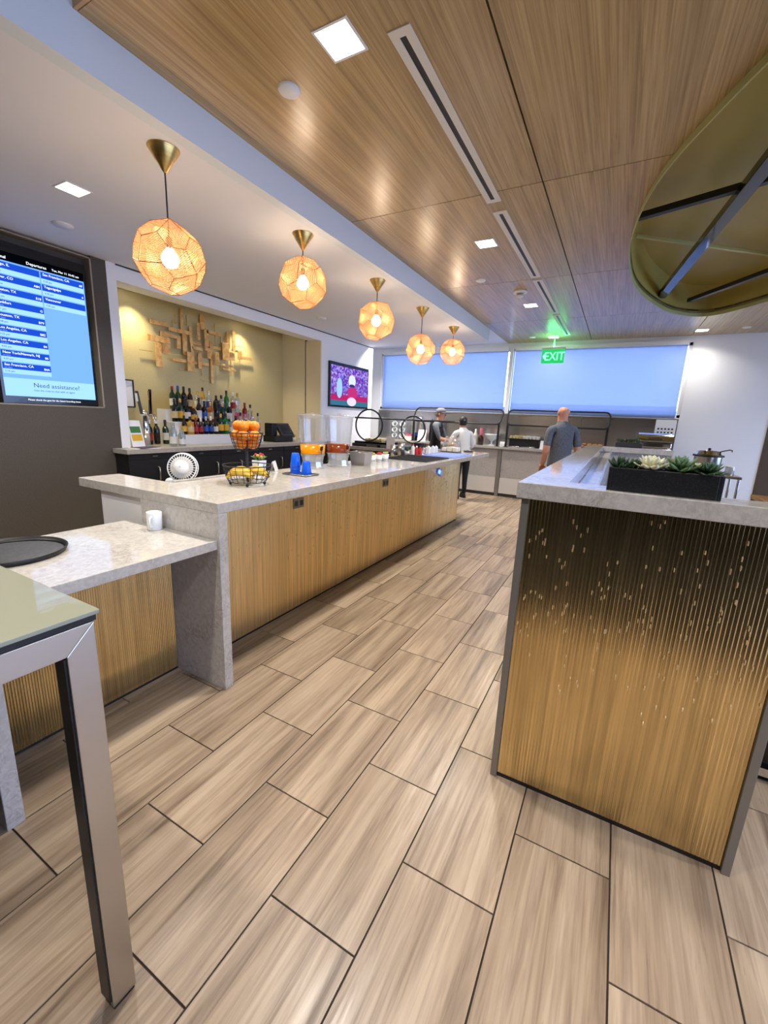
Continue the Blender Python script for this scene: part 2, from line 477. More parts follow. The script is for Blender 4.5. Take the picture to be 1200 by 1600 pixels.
ww = sroot('wall_niche', (XL, 0, 0))
wbox('jamb', M['white'], ww, -5.85, XL, 2.80, 2.90, 0, ZW)
wbox('header', M['white'], ww, XL-0.25, XL, 2.90, 6.49, 2.83, ZW)
wbox('pier', M['white'], ww, -5.85, XL, 6.49, 8.31, 0, ZW)
wbox('ceiling_gap', M['black'], ww, XL, XL+0.012, 2.90, 8.31, ZW-0.012, ZW)
wbox('gold_back', M['goldwall'], ww, -5.9, -5.8, 2.90, 6.49, 0, 3.1)
wbox('side_lining', M['cream'], ww, -5.235, XL-0.001, 6.46, 6.49, 0, 2.83)
wbox('side_lining', M['cream'], ww, -5.80, -5.26, 6.46, 6.49, 0, 3.0)
wbox('side_gap', M['black'], ww, -5.26, -5.235, 6.475, 6.49, 0, 2.9)
wbox('niche_top', M['white'], ww, -5.85, XL-0.25, 2.90, 6.49, 3.0, 3.08)
# two recessed wall-washer spots above the gold wall
for yy in (3.56, 5.39):
    sp = thing('niche_spotlight', 'small recessed spotlight washing the %s end of the gold bar wall' % ('left' if yy < 4 else 'right'), 'spotlight', (-5.62, yy, 3.0), group='spotlights above the gold wall')
    MB().cyl((0,0,-0.012), (0,0,0), 0.045, n=20).build('trim_ring', M['white'], sp)
    MB().cyl((0,0,-0.016), (0,0,-0.011), 0.03, n=20).build('lens', M['lamp'], sp)
    ld = bpy.data.lights.new('niche_spot', 'SPOT'); ld.energy = 62; ld.color = (1.0, 0.86, 0.58); ld.spot_size = 1.9; ld.spot_blend = 0.8; ld.shadow_soft_size = 0.03
    lo = bpy.data.objects.new('spot_lamp', ld); C.objects.link(lo); lo.parent = sp; lo.location = (0, 0, -0.025)
    lo.rotation_euler = (0, -0.12, 0)

# ---- ceilings
cl = sroot('ceiling', (0, 0, ZC))
XJ = [-2.34, -0.72, 0.91, 2.54, 5.3]; YJ = [1.31, 3.50, 5.60, 7.69, YW]
OV = [(0.351,2.827),(0.171,3.229),(0.077,3.468),(-0.005,3.736),(-0.081,4.129),(-0.134,4.592),(-0.150,5.127),(-0.095,5.967),(0.061,6.683),(0.326,7.429),
      (0.54,7.76),(0.761,7.93),(0.94,7.92),(1.11,7.76),(1.399,7.307),(1.66,6.72),(1.82,6.05),(1.88,5.3),(1.84,4.5),(1.70,3.75),(1.48,3.1),(1.2,2.62),(0.92,2.42),(0.66,2.44),(0.48,2.6)]
def smooth_loop(P, n=4):
    out = []; m = len(P)
    for i in range(m):
        p0, p1, p2, p3 = (Vector(P[(i+k) % m]) for k in (-1,0,1,2))
        for k in range(n):
            u = k/n
            out.append(tuple(0.5*((2*p1)+(p2-p0)*u+(2*p0-5*p1+4*p2-p3)*u*u+(3*p1-p0-3*p2+p3)*u**3)))
    return out
OVS = smooth_loop(OV)[::-1]
def area2(P): return sum(P[i][0]*P[(i+1) % len(P)][1]-P[(i+1) % len(P)][0]*P[i][1] for i in range(len(P)))
if area2(OVS) < 0: OVS = OVS[::-1]
_cut = MB().prism(OVS, ZC-0.5, ZC+0.5).build('tmp_cut', None)
def cut_hole(o):
    md = o.modifiers.new('hole', 'BOOLEAN'); md.operation = 'DIFFERENCE'; md.object = _cut; md.solver = 'EXACT'
    bpy.context.view_layer.update()
    dg = bpy.context.evaluated_depsgraph_get()
    me = bpy.data.meshes.new_from_object(o.evaluated_get(dg))
    o.modifiers.clear(); o.data = me
_cutl = []
for i in range(4):
    for j in range(4):
        p = MB().box(XJ[i]+0.005, XJ[i+1]-0.005, YJ[j]+0.004, YJ[j+1]-0.004, ZC, ZC+0.03).build('ceiling_panel', M['wood'], None)
        if XJ[i] < 1.9 and XJ[i+1] > -0.15 and YJ[j] < 7.95 and YJ[j+1] > 2.4: cut_hole(p)
        p.parent = cl; p.matrix_parent_inverse = Matrix.Translation((0, 0, -ZC))
bk = MB().box(-2.34, 5.3, 1.33, YW, ZC+0.03, ZC+0.05).build('ceiling_backing', M['black'], None); cut_hole(bk)
bk.parent = cl; bk.matrix_parent_inverse = Matrix.Translation((0, 0, -ZC))
bpy.data.objects.remove(_cut, do_unlink=True)
wbox('ceiling_edge', M['wood_edge'], cl, -2.34, 5.3, 1.295, 1.31, ZC, 3.62)
struct(MB().box(-6.4, -2.42, -6.0, 8.1, ZW, ZW+0.06).build('ceiling_lower', M['ceil']))
struct(MB().box(-2.42, -2.335, -6.0, 8.1, ZW, 3.7).build('trim_1', M['fascia']))
struct(MB().box(-6.4, -2.34, 8.1, 8.16, ZW, 3.3).build('trim_2', M['fascia']))
struct(MB().box(-6.4, -2.345, 8.16, YW, ZC, ZC+0.06).build('ceiling_far', M['ceil']))
struct(MB().box(-2.34, 5.4, -6.0, 1.30, 3.62, 3.68).build('ceiling_upper', M['ceil']))

# ---- window wall with two roller shades
wf = sroot('wall_far', (0, YW, 0))
WZ0, WZ1, WX0, WX1, WM = 1.76, 3.09, -5.45, 0.95, -2.24
wbox('lower_wall', M['white'], wf, -6.4, 5.4, YW, YW+0.25, 0, WZ0)
wbox('upper_wall', M['white'], wf, -6.4, 5.4, YW, YW+0.25, WZ1, 3.7)
wbox('side_wall', M['white'], wf, -6.4, WX0, YW, YW+0.25, WZ0, WZ1)
wbox('side_wall', M['white'], wf, WX1, 2.24, YW, YW+0.25, WZ0, WZ1)
wbox('corner_wall', M['brownwall'], wf, 2.24, 5.4, YW-0.02, YW, 0, 3.2)
for n, (a, b) in enumerate(((WX0, WM), (WM, WX1))):
    win = sroot('window_%d' % (n+1), ((a+b)/2, YW, WZ0))
    fr = MB()
    fr.box(a, a+0.05, YW+0.02, YW+0.10, WZ0, WZ1).box(b-0.05, b, YW+0.02, YW+0.10, WZ0, WZ1)
    fr.box(a, b, YW+0.02, YW+0.10, WZ0, WZ0+0.05).box(a, b, YW+0.02, YW+0.10, WZ1-0.05, WZ1)
    fr.build('window_frame', M['white'], win, world=True)
    wbox('pane', M['glass'], win, a+0.05, b-0.05, YW+0.055, YW+0.065, WZ0+0.05, WZ1-0.05)
    s = MB(); N = 24
    xa, xb = a+0.075, b-0.075
    for i in range(N):
        x0 = xa+(xb-xa)*i/N; x1 = xa+(xb-xa)*(i+1)/N
        y0 = YW-0.02+0.004*math.sin(i*0.9); y1 = YW-0.02+0.004*math.sin((i+1)*0.9)
        s.quad((x0,y0,WZ0-0.02),(x1,y1,WZ0-0.02),(x1,YW-0.02,WZ1-0.01),(x0,YW-0.02,WZ1-0.01))
    s.build('shade', M['shade'], win, world=True)
    wbox('shade_rail', M['white'], win, xa, xb, YW-0.028, YW-0.012, WZ0-0.04, WZ0-0.015)
    wbox('shade_cassette', M['white'], win, xa, xb, YW-0.06, YW-0.005, WZ1-0.045, WZ1+0.03)
wbox('mullion', M['white'], wf, WM-0.035, WM+0.035, YW-0.05, YW, WZ0-0.02, WZ1)
# outside: airport apron and a far terminal, dim through the shade
struct(MB().box(-60, 6.0, YW+1, 140, -4.2, -4.0).build('ground_outside', M['paleground']))
fb = thing('terminal_building', 'long grey terminal building faintly seen through the roller shades', 'building', (-10, 95, -4))
MB().box(-60, 50, 95, 110, -4, 5.0).build('wall', M['farbuild'], fb, world=True)
MB().box(-62, 52, 94, 112, 5.0, 5.8).build('roof', M['paleground'], fb, world=True)
# ---- the rest of the lounge around the viewer
struct(MB().box(-6.4, 5.4, -6.2, -6.0, 0, 3.7).build('wall_back', M['brownwall']))
wr_ = sroot('wall_right', (5.4, 2, 0))
GY0, GY1, GZ0, GZ1 = -2.0, 9.0, 0.35, 3.0
wbox('lower_wall', M['midwall'], wr_, 5.3, 5.5, -6.0, 9.9, 0, GZ0)
wbox('upper_wall', M['midwall'], wr_, 5.3, 5.5, -6.0, 9.9, GZ1, 3.7)
wbox('end_wall', M['midwall'], wr_, 5.3, 5.5, -6.0, GY0, GZ0, GZ1)
wbox('end_wall', M['midwall'], wr_, 5.3, 5.5, GY1, 9.9, GZ0, GZ1)
for n in range(4):          # the lounge's side windows, outside the picture
    a = GY0+(GY1-GY0)*n/4; b = GY0+(GY1-GY0)*(n+1)/4
    win = sroot('window_%d' % (n+3), (5.4, (a+b)/2, GZ0))
    fr = MB().box(5.36, 5.44, a, a+0.05, GZ0, GZ1).box(5.36, 5.44, b-0.05, b, GZ0, GZ1).box(5.36, 5.44, a+0.05, b-0.05, GZ0, GZ0+0.05).box(5.36, 5.44, a+0.05, b-0.05, GZ1-0.05, GZ1)
    fr.build('window_frame', M['darkgrey'], win, world=True)
    wbox('pane', M['glass'], win, 5.395, 5.405, a+0.05, b-0.05, GZ0+0.05, GZ1-0.05)
struct(MB().box(6.0, 140, -60, 140, -4.2, -4.0).build('ground_side', M['paleground']))
struct(MB().box(-6.5, -6.4, -6.0, 9.9, 0, 3.7).build('wall_outer', M['white']))
struct(MB().box(XL-0.002, XL+0.012, 1.0, 2.80, 0, 0.09).build('baseboard_left', M['black']))

# ---- lamps in the ceilings
def downlight(x, y, z, label, size=0.165, watts=DOWN_W, group='square ceiling downlights'):
    t = thing('square_downlight', label, 'ceiling light', (x, y, z), group=group)
    h = size/2; f = MB()
    f.box(-h-0.012, h+0.012, -h-0.012, -h, -0.004, 0.0).box(-h-0.012, h+0.012, h, h+0.012, -0.004, 0.0)
    f.box(-h-0.012, -h, -h, h, -0.004, 0.0).box(h, h+0.012, -h, h, -0.004, 0.0)
    f.build('trim_frame', M['white'], t)
    MB().box(-h, h, -h, h, -0.0025, -0.001).build('diffuser', M['lamp'], t)
    ld = bpy.data.lights.new('downlight_lamp', 'AREA'); ld.shape = 'SQUARE'; ld.size = size*0.95; ld.energy = watts; ld.color = DOWN_C; ld.spread = 2.4
    lo = bpy.data.objects.new('downlight_lamp', ld); C.objects.link(lo); lo.parent = t; lo.location = (0, 0, -0.006)
    return t
downlight(-1.37, 1.93, ZC, 'large bright square downlight in the timber ceiling beside the first slot vent')
downlight(-1.37, 4.39, ZC, 'square downlight in the timber ceiling beside the second slot vent')
downlight(-1.37, 6.75, ZC, 'square downlight in the timber ceiling just behind the smoke detector')
downlight(-1.37, 9.20, ZC, 'small square downlight in the timber ceiling above the exit sign', watts=7)
downlight(0.99, 9.22, ZC, 'square downlight at the far edge of the timber ceiling near the white wall', watts=7)
downlight(-3.58, 1.87, ZW, 'square downlight in the white ceiling left of the nearest pendant', 0.15)
downlight(-3.4, 8.38, ZC, 'added unseen square downlight behind the white bulkhead over the left part of the buffet', watts=32)  # hidden lamp added to brighten the far left end
downlight(-4.55, 8.38, ZC, 'added unseen square downlight behind the white bulkhead in the corner by the television wall', watts=32)  # second added lamp, unseen, lifts the television wall
for i, (x, y, z) in enumerate(((2.9,1.93,ZC),(2.9,4.39,ZC),(2.9,6.75,ZC),(-1.37,-0.3,3.62),(0.8,-0.3,3.62),(2.9,-0.3,3.62),(-3.58,-0.6,ZW))):  # unseen lamps added as fill from the rest of the lounge
    downlight(x, y, z, 'added unseen square downlight, %s' % ('first of the row over the seats','second of the row over the seats','third of the row over the seats','above the glass table end of the carpet','above the middle of the carpet','above the far side of the carpet','in the white ceiling over the carpet')[i], watts=DOWN_W*(1.2 if x > 2 and y > 1 else 0.9), group='added unseen downlights')
for i, (y0, y1, nm) in enumerate(((1.985,3.64,'longest-looking slot vent, nearest in the timber ceiling'),(3.80,5.53,'second slot vent along the timber ceiling'),
                                (5.64,7.28,'third slot vent, right of the smoke detector'),(7.41,9.05,'farthest slot vent, above the exit sign'))):
    t = thing('slot_vent', 'white linear ' + nm, 'air vent', (-1.1, (y0+y1)/2, ZC), group='linear slot vents in the timber ceiling')
    L = (y1-y0)/2; f = MB()
    f.box(-0.055, -0.016, -L, L, -0.006, 0).box(0.016, 0.055, -L, L, -0.006, 0).box(-0.016, 0.016, -L, -L+0.045, -0.006, 0).box(-0.016, 0.016, L-0.045, L, -0.006, 0)
    f.build('frame', M['offwhite'], t)
    MB().box(-0.016, 0.016, -L+0.045, L-0.045, -0.002, 0).build('slot', M['black'], t)
def disc(x, y, z, r, label, nm='speaker_disc', cat='ceiling speaker'):
    t = thing(nm, label, cat, (x, y, z), group='round white ceiling discs')
    MB().lathe([(r*0.99, 0), (r, -0.004), (r*0.93, -0.012), (0.001, -0.014)], 28).build('cover', M['white'], t)
    MB().lathe([(r*1.04, 0), (r*1.04, -0.003), (r*0.99, -0.004)], 28).build('rim', M['offwhite'], t)
disc(-1.787, 2.061, ZC, 0.058, 'round white disc in the timber ceiling left of the nearest slot vent')
disc(-1.723, 5.424, ZC, 0.058, 'round white disc in the timber ceiling left of the smoke detector')
disc(-1.749, 9.111, ZC, 0.058, 'small round white disc in the timber ceiling left of the exit sign')
disc(1.565, 9.133, ZC, 0.058, 'small round white disc in the timber ceiling above the white end wall')
disc(-4.327, 2.151, ZW, 0.075, 'flat round disc in the white ceiling above the flight information screen')
disc(-4.271, 5.636, ZW, 0.075, 'flat round disc in the white ceiling behind the second pendant')
t = thing('smoke_detector', 'white round smoke detector with slotted dome hanging from the timber ceiling', 'smoke detector', (-1.373, 6.02, ZC))
MB().lathe([(0.001,0),(0.085,0),(0.088,-0.02),(0.05,-0.03)], 28).build('base', M['offwhite'], t)
g = MB()
for i in range(14):
    a = 2*PI*i/14; g.cyl((0.046*math.cos(a),0.046*math.sin(a),-0.028),(0.042*math.cos(a),0.042*math.sin(a),-0.062),0.004,n=6)
g.build('cage', M['offwhite'], t)
MB().lathe([(0.045,-0.058),(0.045,-0.068),(0.02,-0.076),(0.001,-0.077)], 24).build('dome', M['offwhite'], t)

# ---- olive recess in the timber ceiling; its dark reflections are built in as bars
rc = thing('ceiling_recess', 'oval olive green recess in the timber ceiling with dark reflections shaped as bars across it', 'ceiling recess', (0.85, 5.2, ZC))
m = MB(); n = len(OVS); ctr = Vector((0.87, 5.2))
def ring_at(k, z): return [(ctr.x+(x-ctr.x)*k, ctr.y+(y-ctr.y)*k, z) for x, y in OVS]
prof = [(1.0, ZC+0.001), (1.0, ZC+0.22), (0.985, ZC+0.28), (0.95, ZC+0.33)]
vs = []
for k, z in prof: vs += ring_at(k, z)
fs = [(a*n+i, (a+1)*n+i, (a+1)*n+(i+1) % n, a*n+(i+1) % n) for a in range(len(prof)-1) for i in range(n)]
m.add(vs, fs, True); m.build('side_wall', M['olive'], rc, world=True)
m = MB(); m.add(ring_at(0.95, ZC+0.33), [tuple(range(n))]); m.build('recess_top', M['olive'], rc, world=True)
m = MB(); r0 = ring_at(1.0, ZC+0.03); r1 = ring_at(1.0, ZC-0.045); r2 = ring_at(1.006, ZC-0.045); r3 = ring_at(1.006, ZC)
m.add(r0+r1+r2+r3, [(a*n+i, (a+1)*n+i, (a+1)*n+(i+1) % n, a*n+(i+1) % n) for a in range(3) for i in range(n)], False)
m.build('rim', M['oliverim'], rc, world=True)
def bar_between(a, b, wd, ht, z, name, mat):
    a = Vector((a[0], a[1], z)); b = Vector((b[0], b[1], z)); d = (b-a); L = d.length/2; d.normalize(); sde = Vector((-d.y, d.x, 0))
    MB().obox((a+b)/2, d*L, sde*wd/2, Vector((0,0,ht/2))).build(name, mat, rc, world=True, bevel=0.004)
bar_between((0.245, 7.20), (0.80, 2.55), 0.10, 0.07, 3.30, 'main_reflection', M['mirror'])
bar_between((-0.12, 4.70), (1.80, 4.00), 0.06, 0.05, 3.34, 'cross_reflection', M['black'])
bar_between((0.60, 7.62), (1.70, 5.75), 0.06, 0.05, 3.31, 'cross_reflection', M['black'])
bar_between((-0.13, 5.45), (1.60, 6.85), 0.03, 0.03, 3.46, 'edge_strip', M['oliverim'])

# ================================================================== THE BAR
def ribs(axis, a0, a1, fixed, out, z0, z1, pitch=0.0105, depth=0.0045):
    """vertical half-round flutes along one axis; out = direction sign of the ribs"""
    m = MB(); n = max(1, round((a1-a0)/pitch)); p = (a1-a0)/n; pts = []
    for i in range(n):
        for u, h in ((0.0, 0.0), (0.16, 0.62), (0.38, 0.95), (0.62, 0.95), (0.84, 0.62)):
            pts.append((a0+(i+u)*p, fixed+out*depth*h))
    pts.append((a1, fixed))
    N = len(pts)
    P = (lambda q, z: (q[0], q[1], z)) if axis == 'x' else (lambda q, z: (q[1], q[0], z))
    vs = [P(q, z0) for q in pts] + [P(q, z1) for q in pts]
    flip = (out > 0) == (axis == 'x')
    fs = [(i, i+1, N+i+1, N+i) if not flip else (i+1, i, N+i, N+i+1) for i in range(N-1)]
    m.add(vs, fs, True)
    # closed bottom so the ends of the flutes read as a comb at the floor
    return m

BZ = 1.065
bw = thing('bar_worktop', 'long white veined quartz bar top with waterfall end, under the juice dispensers', 'countertop', (-2.1, 3.9, 0))
MB().prism([(-3.02,1.43),(-1.72,1.43),(-1.72,6.58),(-2.46,6.58),(-2.46,1.69),(-3.02,1.69)], BZ-0.055, BZ).build('top_slab', M['quartz'], bw, world=True, bevel=0.003)
MB().box(-2.37, -1.72, 1.43, 1.485, 0.0, BZ-0.0555).build('waterfall_panel', M['quartz'], bw, world=True, bevel=0.003)
tag(MB().box(-2.458, -2.435, 1.70, 2.42, BZ+0.0005, BZ+0.012).build('edge_strip', M['quartz'], None, bevel=0.002), 'thin white edging strip lying along the bar top by the fan', 'edging strip')
bb = thing('bar_counter', 'gold fluted bar front under the long white bar top', 'bar counter', (-2.25, 3.9, 0))
MB().box(-2.42, -2.075, 1.4855, 6.27, 0.0, BZ-0.0558).build('carcass', M['blackcab'], bb, world=True)
ribs('y', 1.487, 6.27, -2.072, 1, 0.018, BZ-0.0558, 0.012, 0.003).build('fluted_panel', M['gold_bar'], bb, world=True)
MB().box(-2.42, -2.074, 6.2705, 6.285, 0.0, BZ-0.0558).build('end_trim', M['trimgrey'], bb, world=True)
MB().box(-2.85, -2.372, 1.47, 1.60, 0.0, BZ-0.0558).build('end_wall', M['white'], bb, world=True)
fl = MB(); _r = random.Random(3)
for i in range(240):
    y = _r.uniform(1.55, 6.2); z = _r.betavariate(2.0, 1.3)*0.9+0.05; h = _r.uniform(0.006, 0.012)
    fl.obox((-2.067, y, z), (0.0025,0,0.001), (0,0.002,0), (0.0016,0,h))
fl.build('raised_flecks', M['fleck'], bb, world=True, kind='stuff')
def outlet(par, x, y, z, w=0.12, h=0.075):
    MB().box(x, x+0.006, y-w/2, y+w/2, z-h/2, z+h/2).build('outlet_plate', M['trimgrey'], par, world=True, bevel=0.002)
    for s in (-1, 1):
        o = MB().box(x+0.006, x+0.008, y+s*0.03-0.017, y+s*0.03+0.017, z-0.02, z+0.02).build('socket', M['darkgrey'], par, world=True)
for y in (2.465, 3.856, 5.339): outlet(bb, -2.068, y, 0.862)
pl = thing('plug_charger', 'white plug-in charger with a glowing blue light on the bar front', 'charger', (-2.045, 5.36, 0.83))
MB().box(-0.015, 0.025, 0.0, 0.055, -0.045, 0.045).build('body', M['plastic'], pl, bevel=0.008)
MB().sph((0.0, -0.022, 0.02), (0.014, 0.024, 0.03)).build('glow_lens', M['bluelight'], pl)

# ---- lower counter in front of the bar
LZ = 0.87
lc = thing('low_counter', 'lower white quartz counter with gold fluted panel, joined to the bar end', 'counter', (-2.1, 0.95, 0))
MB().box(-2.48, -1.735, 0.44, 1.4295, LZ-0.05, LZ).build('top_slab', M['quartz'], lc, world=True, bevel=0.003)
MB().box(-2.30, -1.735, 0.46, 0.515, 0.0, LZ-0.0505).build('end_panel', M['quartz'], lc, world=True, bevel=0.003)
MB().box(-2.32, -2.13, 0.5155, 1.4295, 0.0, LZ-0.0505).build('carcass', M['blackcab'], lc, world=True)
ribs('y', 0.516, 1.429, -2.127, 1, 0.018, LZ-0.0505, 0.0105, 0.0045).build('fluted_panel', M['gold'], lc, world=True)
outlet(lc, -2.122, 1.05, 0.79, 0.11, 0.05)

# ---- glass-topped steel table at the near corner
gt = thing('glass_table', 'tall table with pale glass top and brushed steel frame at the near left corner', 'table', (-1.4, 0.0, 0))
TX0, TX1, TY0, TY1 = -1.95, -0.925, -0.55, 0.450
MB().box(TX0, TX1, TY0, TY1, 1.085, 1.095).build('glass_top', M['tabletop'], gt, world=True, bevel=0.002)
MB().box(TX0+0.01, TX1-0.006, TY0+0.01, TY1-0.006, 1.071, 1.0848).build('shadow_gap', M['black'], gt, world=True)
bz0, bz1 = 1.012, 1.0708
def xprism(poly, x0, x1):
    m = MB(); n = len(poly)
    m.add([(x0,y,z) for y, z in poly]+[(x1,y,z) for y, z in poly], [tuple(range(n)), tuple(range(2*n-1, n-1, -1))]+[(i, n+i, n+(i+1) % n, (i+1) % n) for i in range(n)])
    return m
LT = 0.058
for xa_, xb_ in ((TX1-0.050, TX1-0.003), (TX0+0.003, TX0+0.050)):
    y0, y1 = TY0+0.012, TY1-0.012
    xprism([(y0+LT+0.0005, bz0), (y1-LT-0.0005, bz0), (y1-0.0005, bz1), (y0+0.0005, bz1)], xa_, xb_).build('side_beam', M['steel'], gt, world=True, bevel=0.0015)
    for sgn, yo in ((1, y1), (-1, y0)):
        lg = xprism([(yo-sgn*LT, 0.012), (yo, 0.012), (yo, bz1), (yo-sgn*LT, bz0)], xa_, xb_).build('leg', M['steel'], gt, world=True, bevel=0.0015)
        ya = yo-sgn*LT
        MB().box(xa_+0.001, xb_-0.006, min(ya, ya-sgn*0.004), max(ya, ya-sgn*0.004), 0.03, bz0-0.006).build('dark_edge', M['black'], lg, world=True)
        MB().box(xa_+0.003, xb_-0.003, min(yo-sgn*0.003, yo-sgn*(LT-0.003)), max(yo-sgn*0.003, yo-sgn*(LT-0.003)), 0.0, 0.012).build('foot', M['black'], lg, world=True)
MB().box(TX0+0.052, TX1-0.052, TY1-0.055, TY1-0.006, bz0, bz1).build('end_beam', M['steel'], gt, world=True, bevel=0.002)
MB().box(TX0+0.052, TX1-0.052, TY0+0.006, TY0+0.055, bz0, bz1).build('end_beam', M['steel'], gt, world=True, bevel=0.002)
rb = thing('waste_bin', 'dark round bin partly hidden beside the low counter leg', 'bin', (-1.80, 0.28, 0))
MB().lathe([(0.001,0),(0.135,0),(0.14,0.02),(0.15,0.55),(0.145,0.56),(0.14,0.5)], 32).build('shell', M['blackgloss'], rb)
MB().lathe([(0.15,0.55),(0.155,0.555),(0.155,0.575),(0.12,0.58)], 32).build('rim', M['black'], rb)

# ================================================================== SERVING COUNTER ON THE RIGHT
SZ = 1.31
sc_ = thing('serving_counter', 'tall brass fluted counter with white quartz cap, planter standing on its near end', 'counter', (0.13, 1.9, 0))
MB().prism([(-0.305,1.615),(0.80,1.615),(0.80,1.765),(-0.139,1.765),(-0.139,5.62),(0.56,5.62),(0.56,5.80),(-0.305,5.80)], SZ-0.06, SZ).build('quartz_cap', M['quartz'], sc_, world=True, bevel=0.003)
MB().box(-0.262, 0.534, 1.648, 1.745, 0.0, SZ-0.0605).build('front_wall', M['black'], sc_, world=True)
MB().box(-0.288, -0.2622, 1.636, 1.745, 0.0, SZ-0.0605).build('corner_trim', M['trimgrey'], sc_, world=True, bevel=0.001)
MB().box(0.5342, 0.560, 1.636, 1.745, 0.0, SZ-0.0605).build('corner_trim', M['trimgrey'], sc_, world=True, bevel=0.001)
ribs('x', -0.262, 0.534, 1.646, -1, 0.022, SZ-0.0605, 0.0125, 0.0021).build('fluted_panel', M['gold'], sc_, world=True)
fl = MB(); _r = random.Random(11)
for i in range(150):
    x = _r.uniform(-0.25, 0.525); z = 0.45+0.79*_r.betavariate(1.6, 1.25); h = _r.uniform(0.005, 0.009)
    fl.obox((x, 1.6425, z), (0.0013,0,0), (0,0.003,0.0022), (0,-0.0012,h*0.85))
fl.build('raised_flecks', M['fleck'], sc_, world=True, kind='stuff')
MB().box(-0.28, -0.158, 1.7455, 5.78, 0.0, SZ-0.0605).build('side_wall', M['quartz'], sc_, world=True)
MB().box(-0.157, 0.55, 5.65, 5.78, 0.0, SZ-0.0605).build('end_wall', M['quartz_far'], sc_, world=True)
MB().box(-0.157, -0.045, 1.766, 5.60, 1.225, 1.245).build('inner_ledge', M['quartz'], sc_, world=True, bevel=0.002)
MB().box(-0.044, -0.036, 1.80, 5.55, 1.10, 1.30).build('glass_divider', M['clear'], sc_, world=True)

pb = thing('succulent_planter', 'black speckled stone trough holding succulents on the near counter cap', 'planter', (0.15, 1.70, SZ))
MB().box(-0.161, -0.149, -0.05, 0.055, 0, 0.08).box(0.149, 0.161, -0.05, 0.055, 0, 0.08).box(-0.149, 0.149, -0.05, -0.038, 0, 0.08).box(-0.149, 0.149, 0.043, 0.055, 0, 0.08).build('trough_walls', M['stone_box'], pb, bevel=0.002)
MB().box(-0.149, 0.149, -0.038, 0.043, 0.0, 0.066).build('soil', M['soil'], pb)
def leaf_mesh(nm, L, W, T, mat, cup=0.3):
    m = MB(); st = [(0,0.35),(0.3,0.85),(0.6,1.0),(0.85,0.62),(1.0,0.03)]; vs = []
    for u, wv in st:
        zc = cup*L*u*u
        vs += [(u*L, -wv*W/2, zc+wv*W*0.14), (u*L, 0, zc-T*wv*0.5), (u*L, wv*W/2, zc+wv*W*0.14), (u*L, 0, zc+T*wv*0.35)]
    fs = []
    for k in range(len(st)-1):
        for i in range(4):
            j = (i+1) % 4; fs.append((k*4+i, k*4+j, (k+1)*4+j, (k+1)*4+i))
    fs.append((3,2,1,0)); fs.append((16,17,18,19))
    m.add(vs, fs, True); me = m.mesh(nm); me.materials.append(mat); return me
def rosette(name, label, loc, R, mat, layers, W=0.42, cup=0.35, seed=1, group='succulents in the black trough'):
    t = thing(name, label, 'succulent', loc, group=group); r = random.Random(seed)
    MB().cyl((0,0,-0.004), (0,0,R*0.25), R*0.16, R*0.1, 8).build('stem', mat, t)
    for k, (cnt, ln, pitch) in enumerate(layers):
        me = leaf_mesh('leaf', R*ln, R*W*(0.75+0.25*ln), R*0.1, mat, cup)
        for i in range(cnt):
            o = bpy.data.objects.new('leaf', me); C.objects.link(o); o.parent = t
            o.location = (0, 0, R*(0.05+0.09*k)); o.rotation_euler = (r.uniform(-.1,.1), -pitch+r.uniform(-.1,.1), 2*PI*(i+0.5*(k % 2))/cnt+r.uniform(-.12,.12))
    return t
LAY = [(9,1.0,0.12),(8,0.85,0.5),(6,0.62,0.9),(4,0.4,1.25)]
_pz = SZ+0.070
RS = 1.28
rosette('succulent', 'loose dark green succulent at the left end of the black trough', (0.020, 1.69, _pz), 0.040*RS, M['leaf_dark'], LAY, 0.30, 0.5, 1)
rosette('succulent', 'green pointed succulent tucked beside the cream one in the black trough', (0.062, 1.712, _pz), 0.036*RS, M['leaf_dark'], LAY, 0.34, 0.4, 2)
rosette('succulent', 'creamy white star-shaped succulent in the black trough', (0.112, 1.685, _pz+0.004), 0.050*RS, M['leaf_cream'], LAY, 0.42, 0.3, 3)
rosette('succulent', 'widest green rosette succulent right of the cream one in the trough', (0.194, 1.69, _pz+0.003), 0.056*RS, M['leaf_green'], LAY, 0.30, 0.3, 4)
rosette('succulent', 'small pale tipped succulent behind the right end of the trough', (0.245, 1.722, _pz+0.004), 0.034*RS, M['leaf_cream'], LAY, 0.4, 0.3, 6)
rosette('succulent', 'dark flat succulent at the right end of the black trough', (0.268, 1.682, _pz), 0.048*RS, M['leaf_dark'], LAY, 0.28, 0.2, 5)
ab = thing('dried_bulb', 'round brown dried bulb behind the cream succulent', 'plant', (0.108, 1.735, _pz))
MB().lathe([(0.004,-0.004),(0.02,0.0),(0.03,0.014),(0.026,0.032),(0.012,0.042),(0.003,0.045)], 16).build('bulb_body', M['leaf_brown'], ab)
MB().cyl((0,0,0.043), (0.002,0.001,0.054), 0.003, 0.001, 6).build('stalk', M['leaf_brown'], ab)

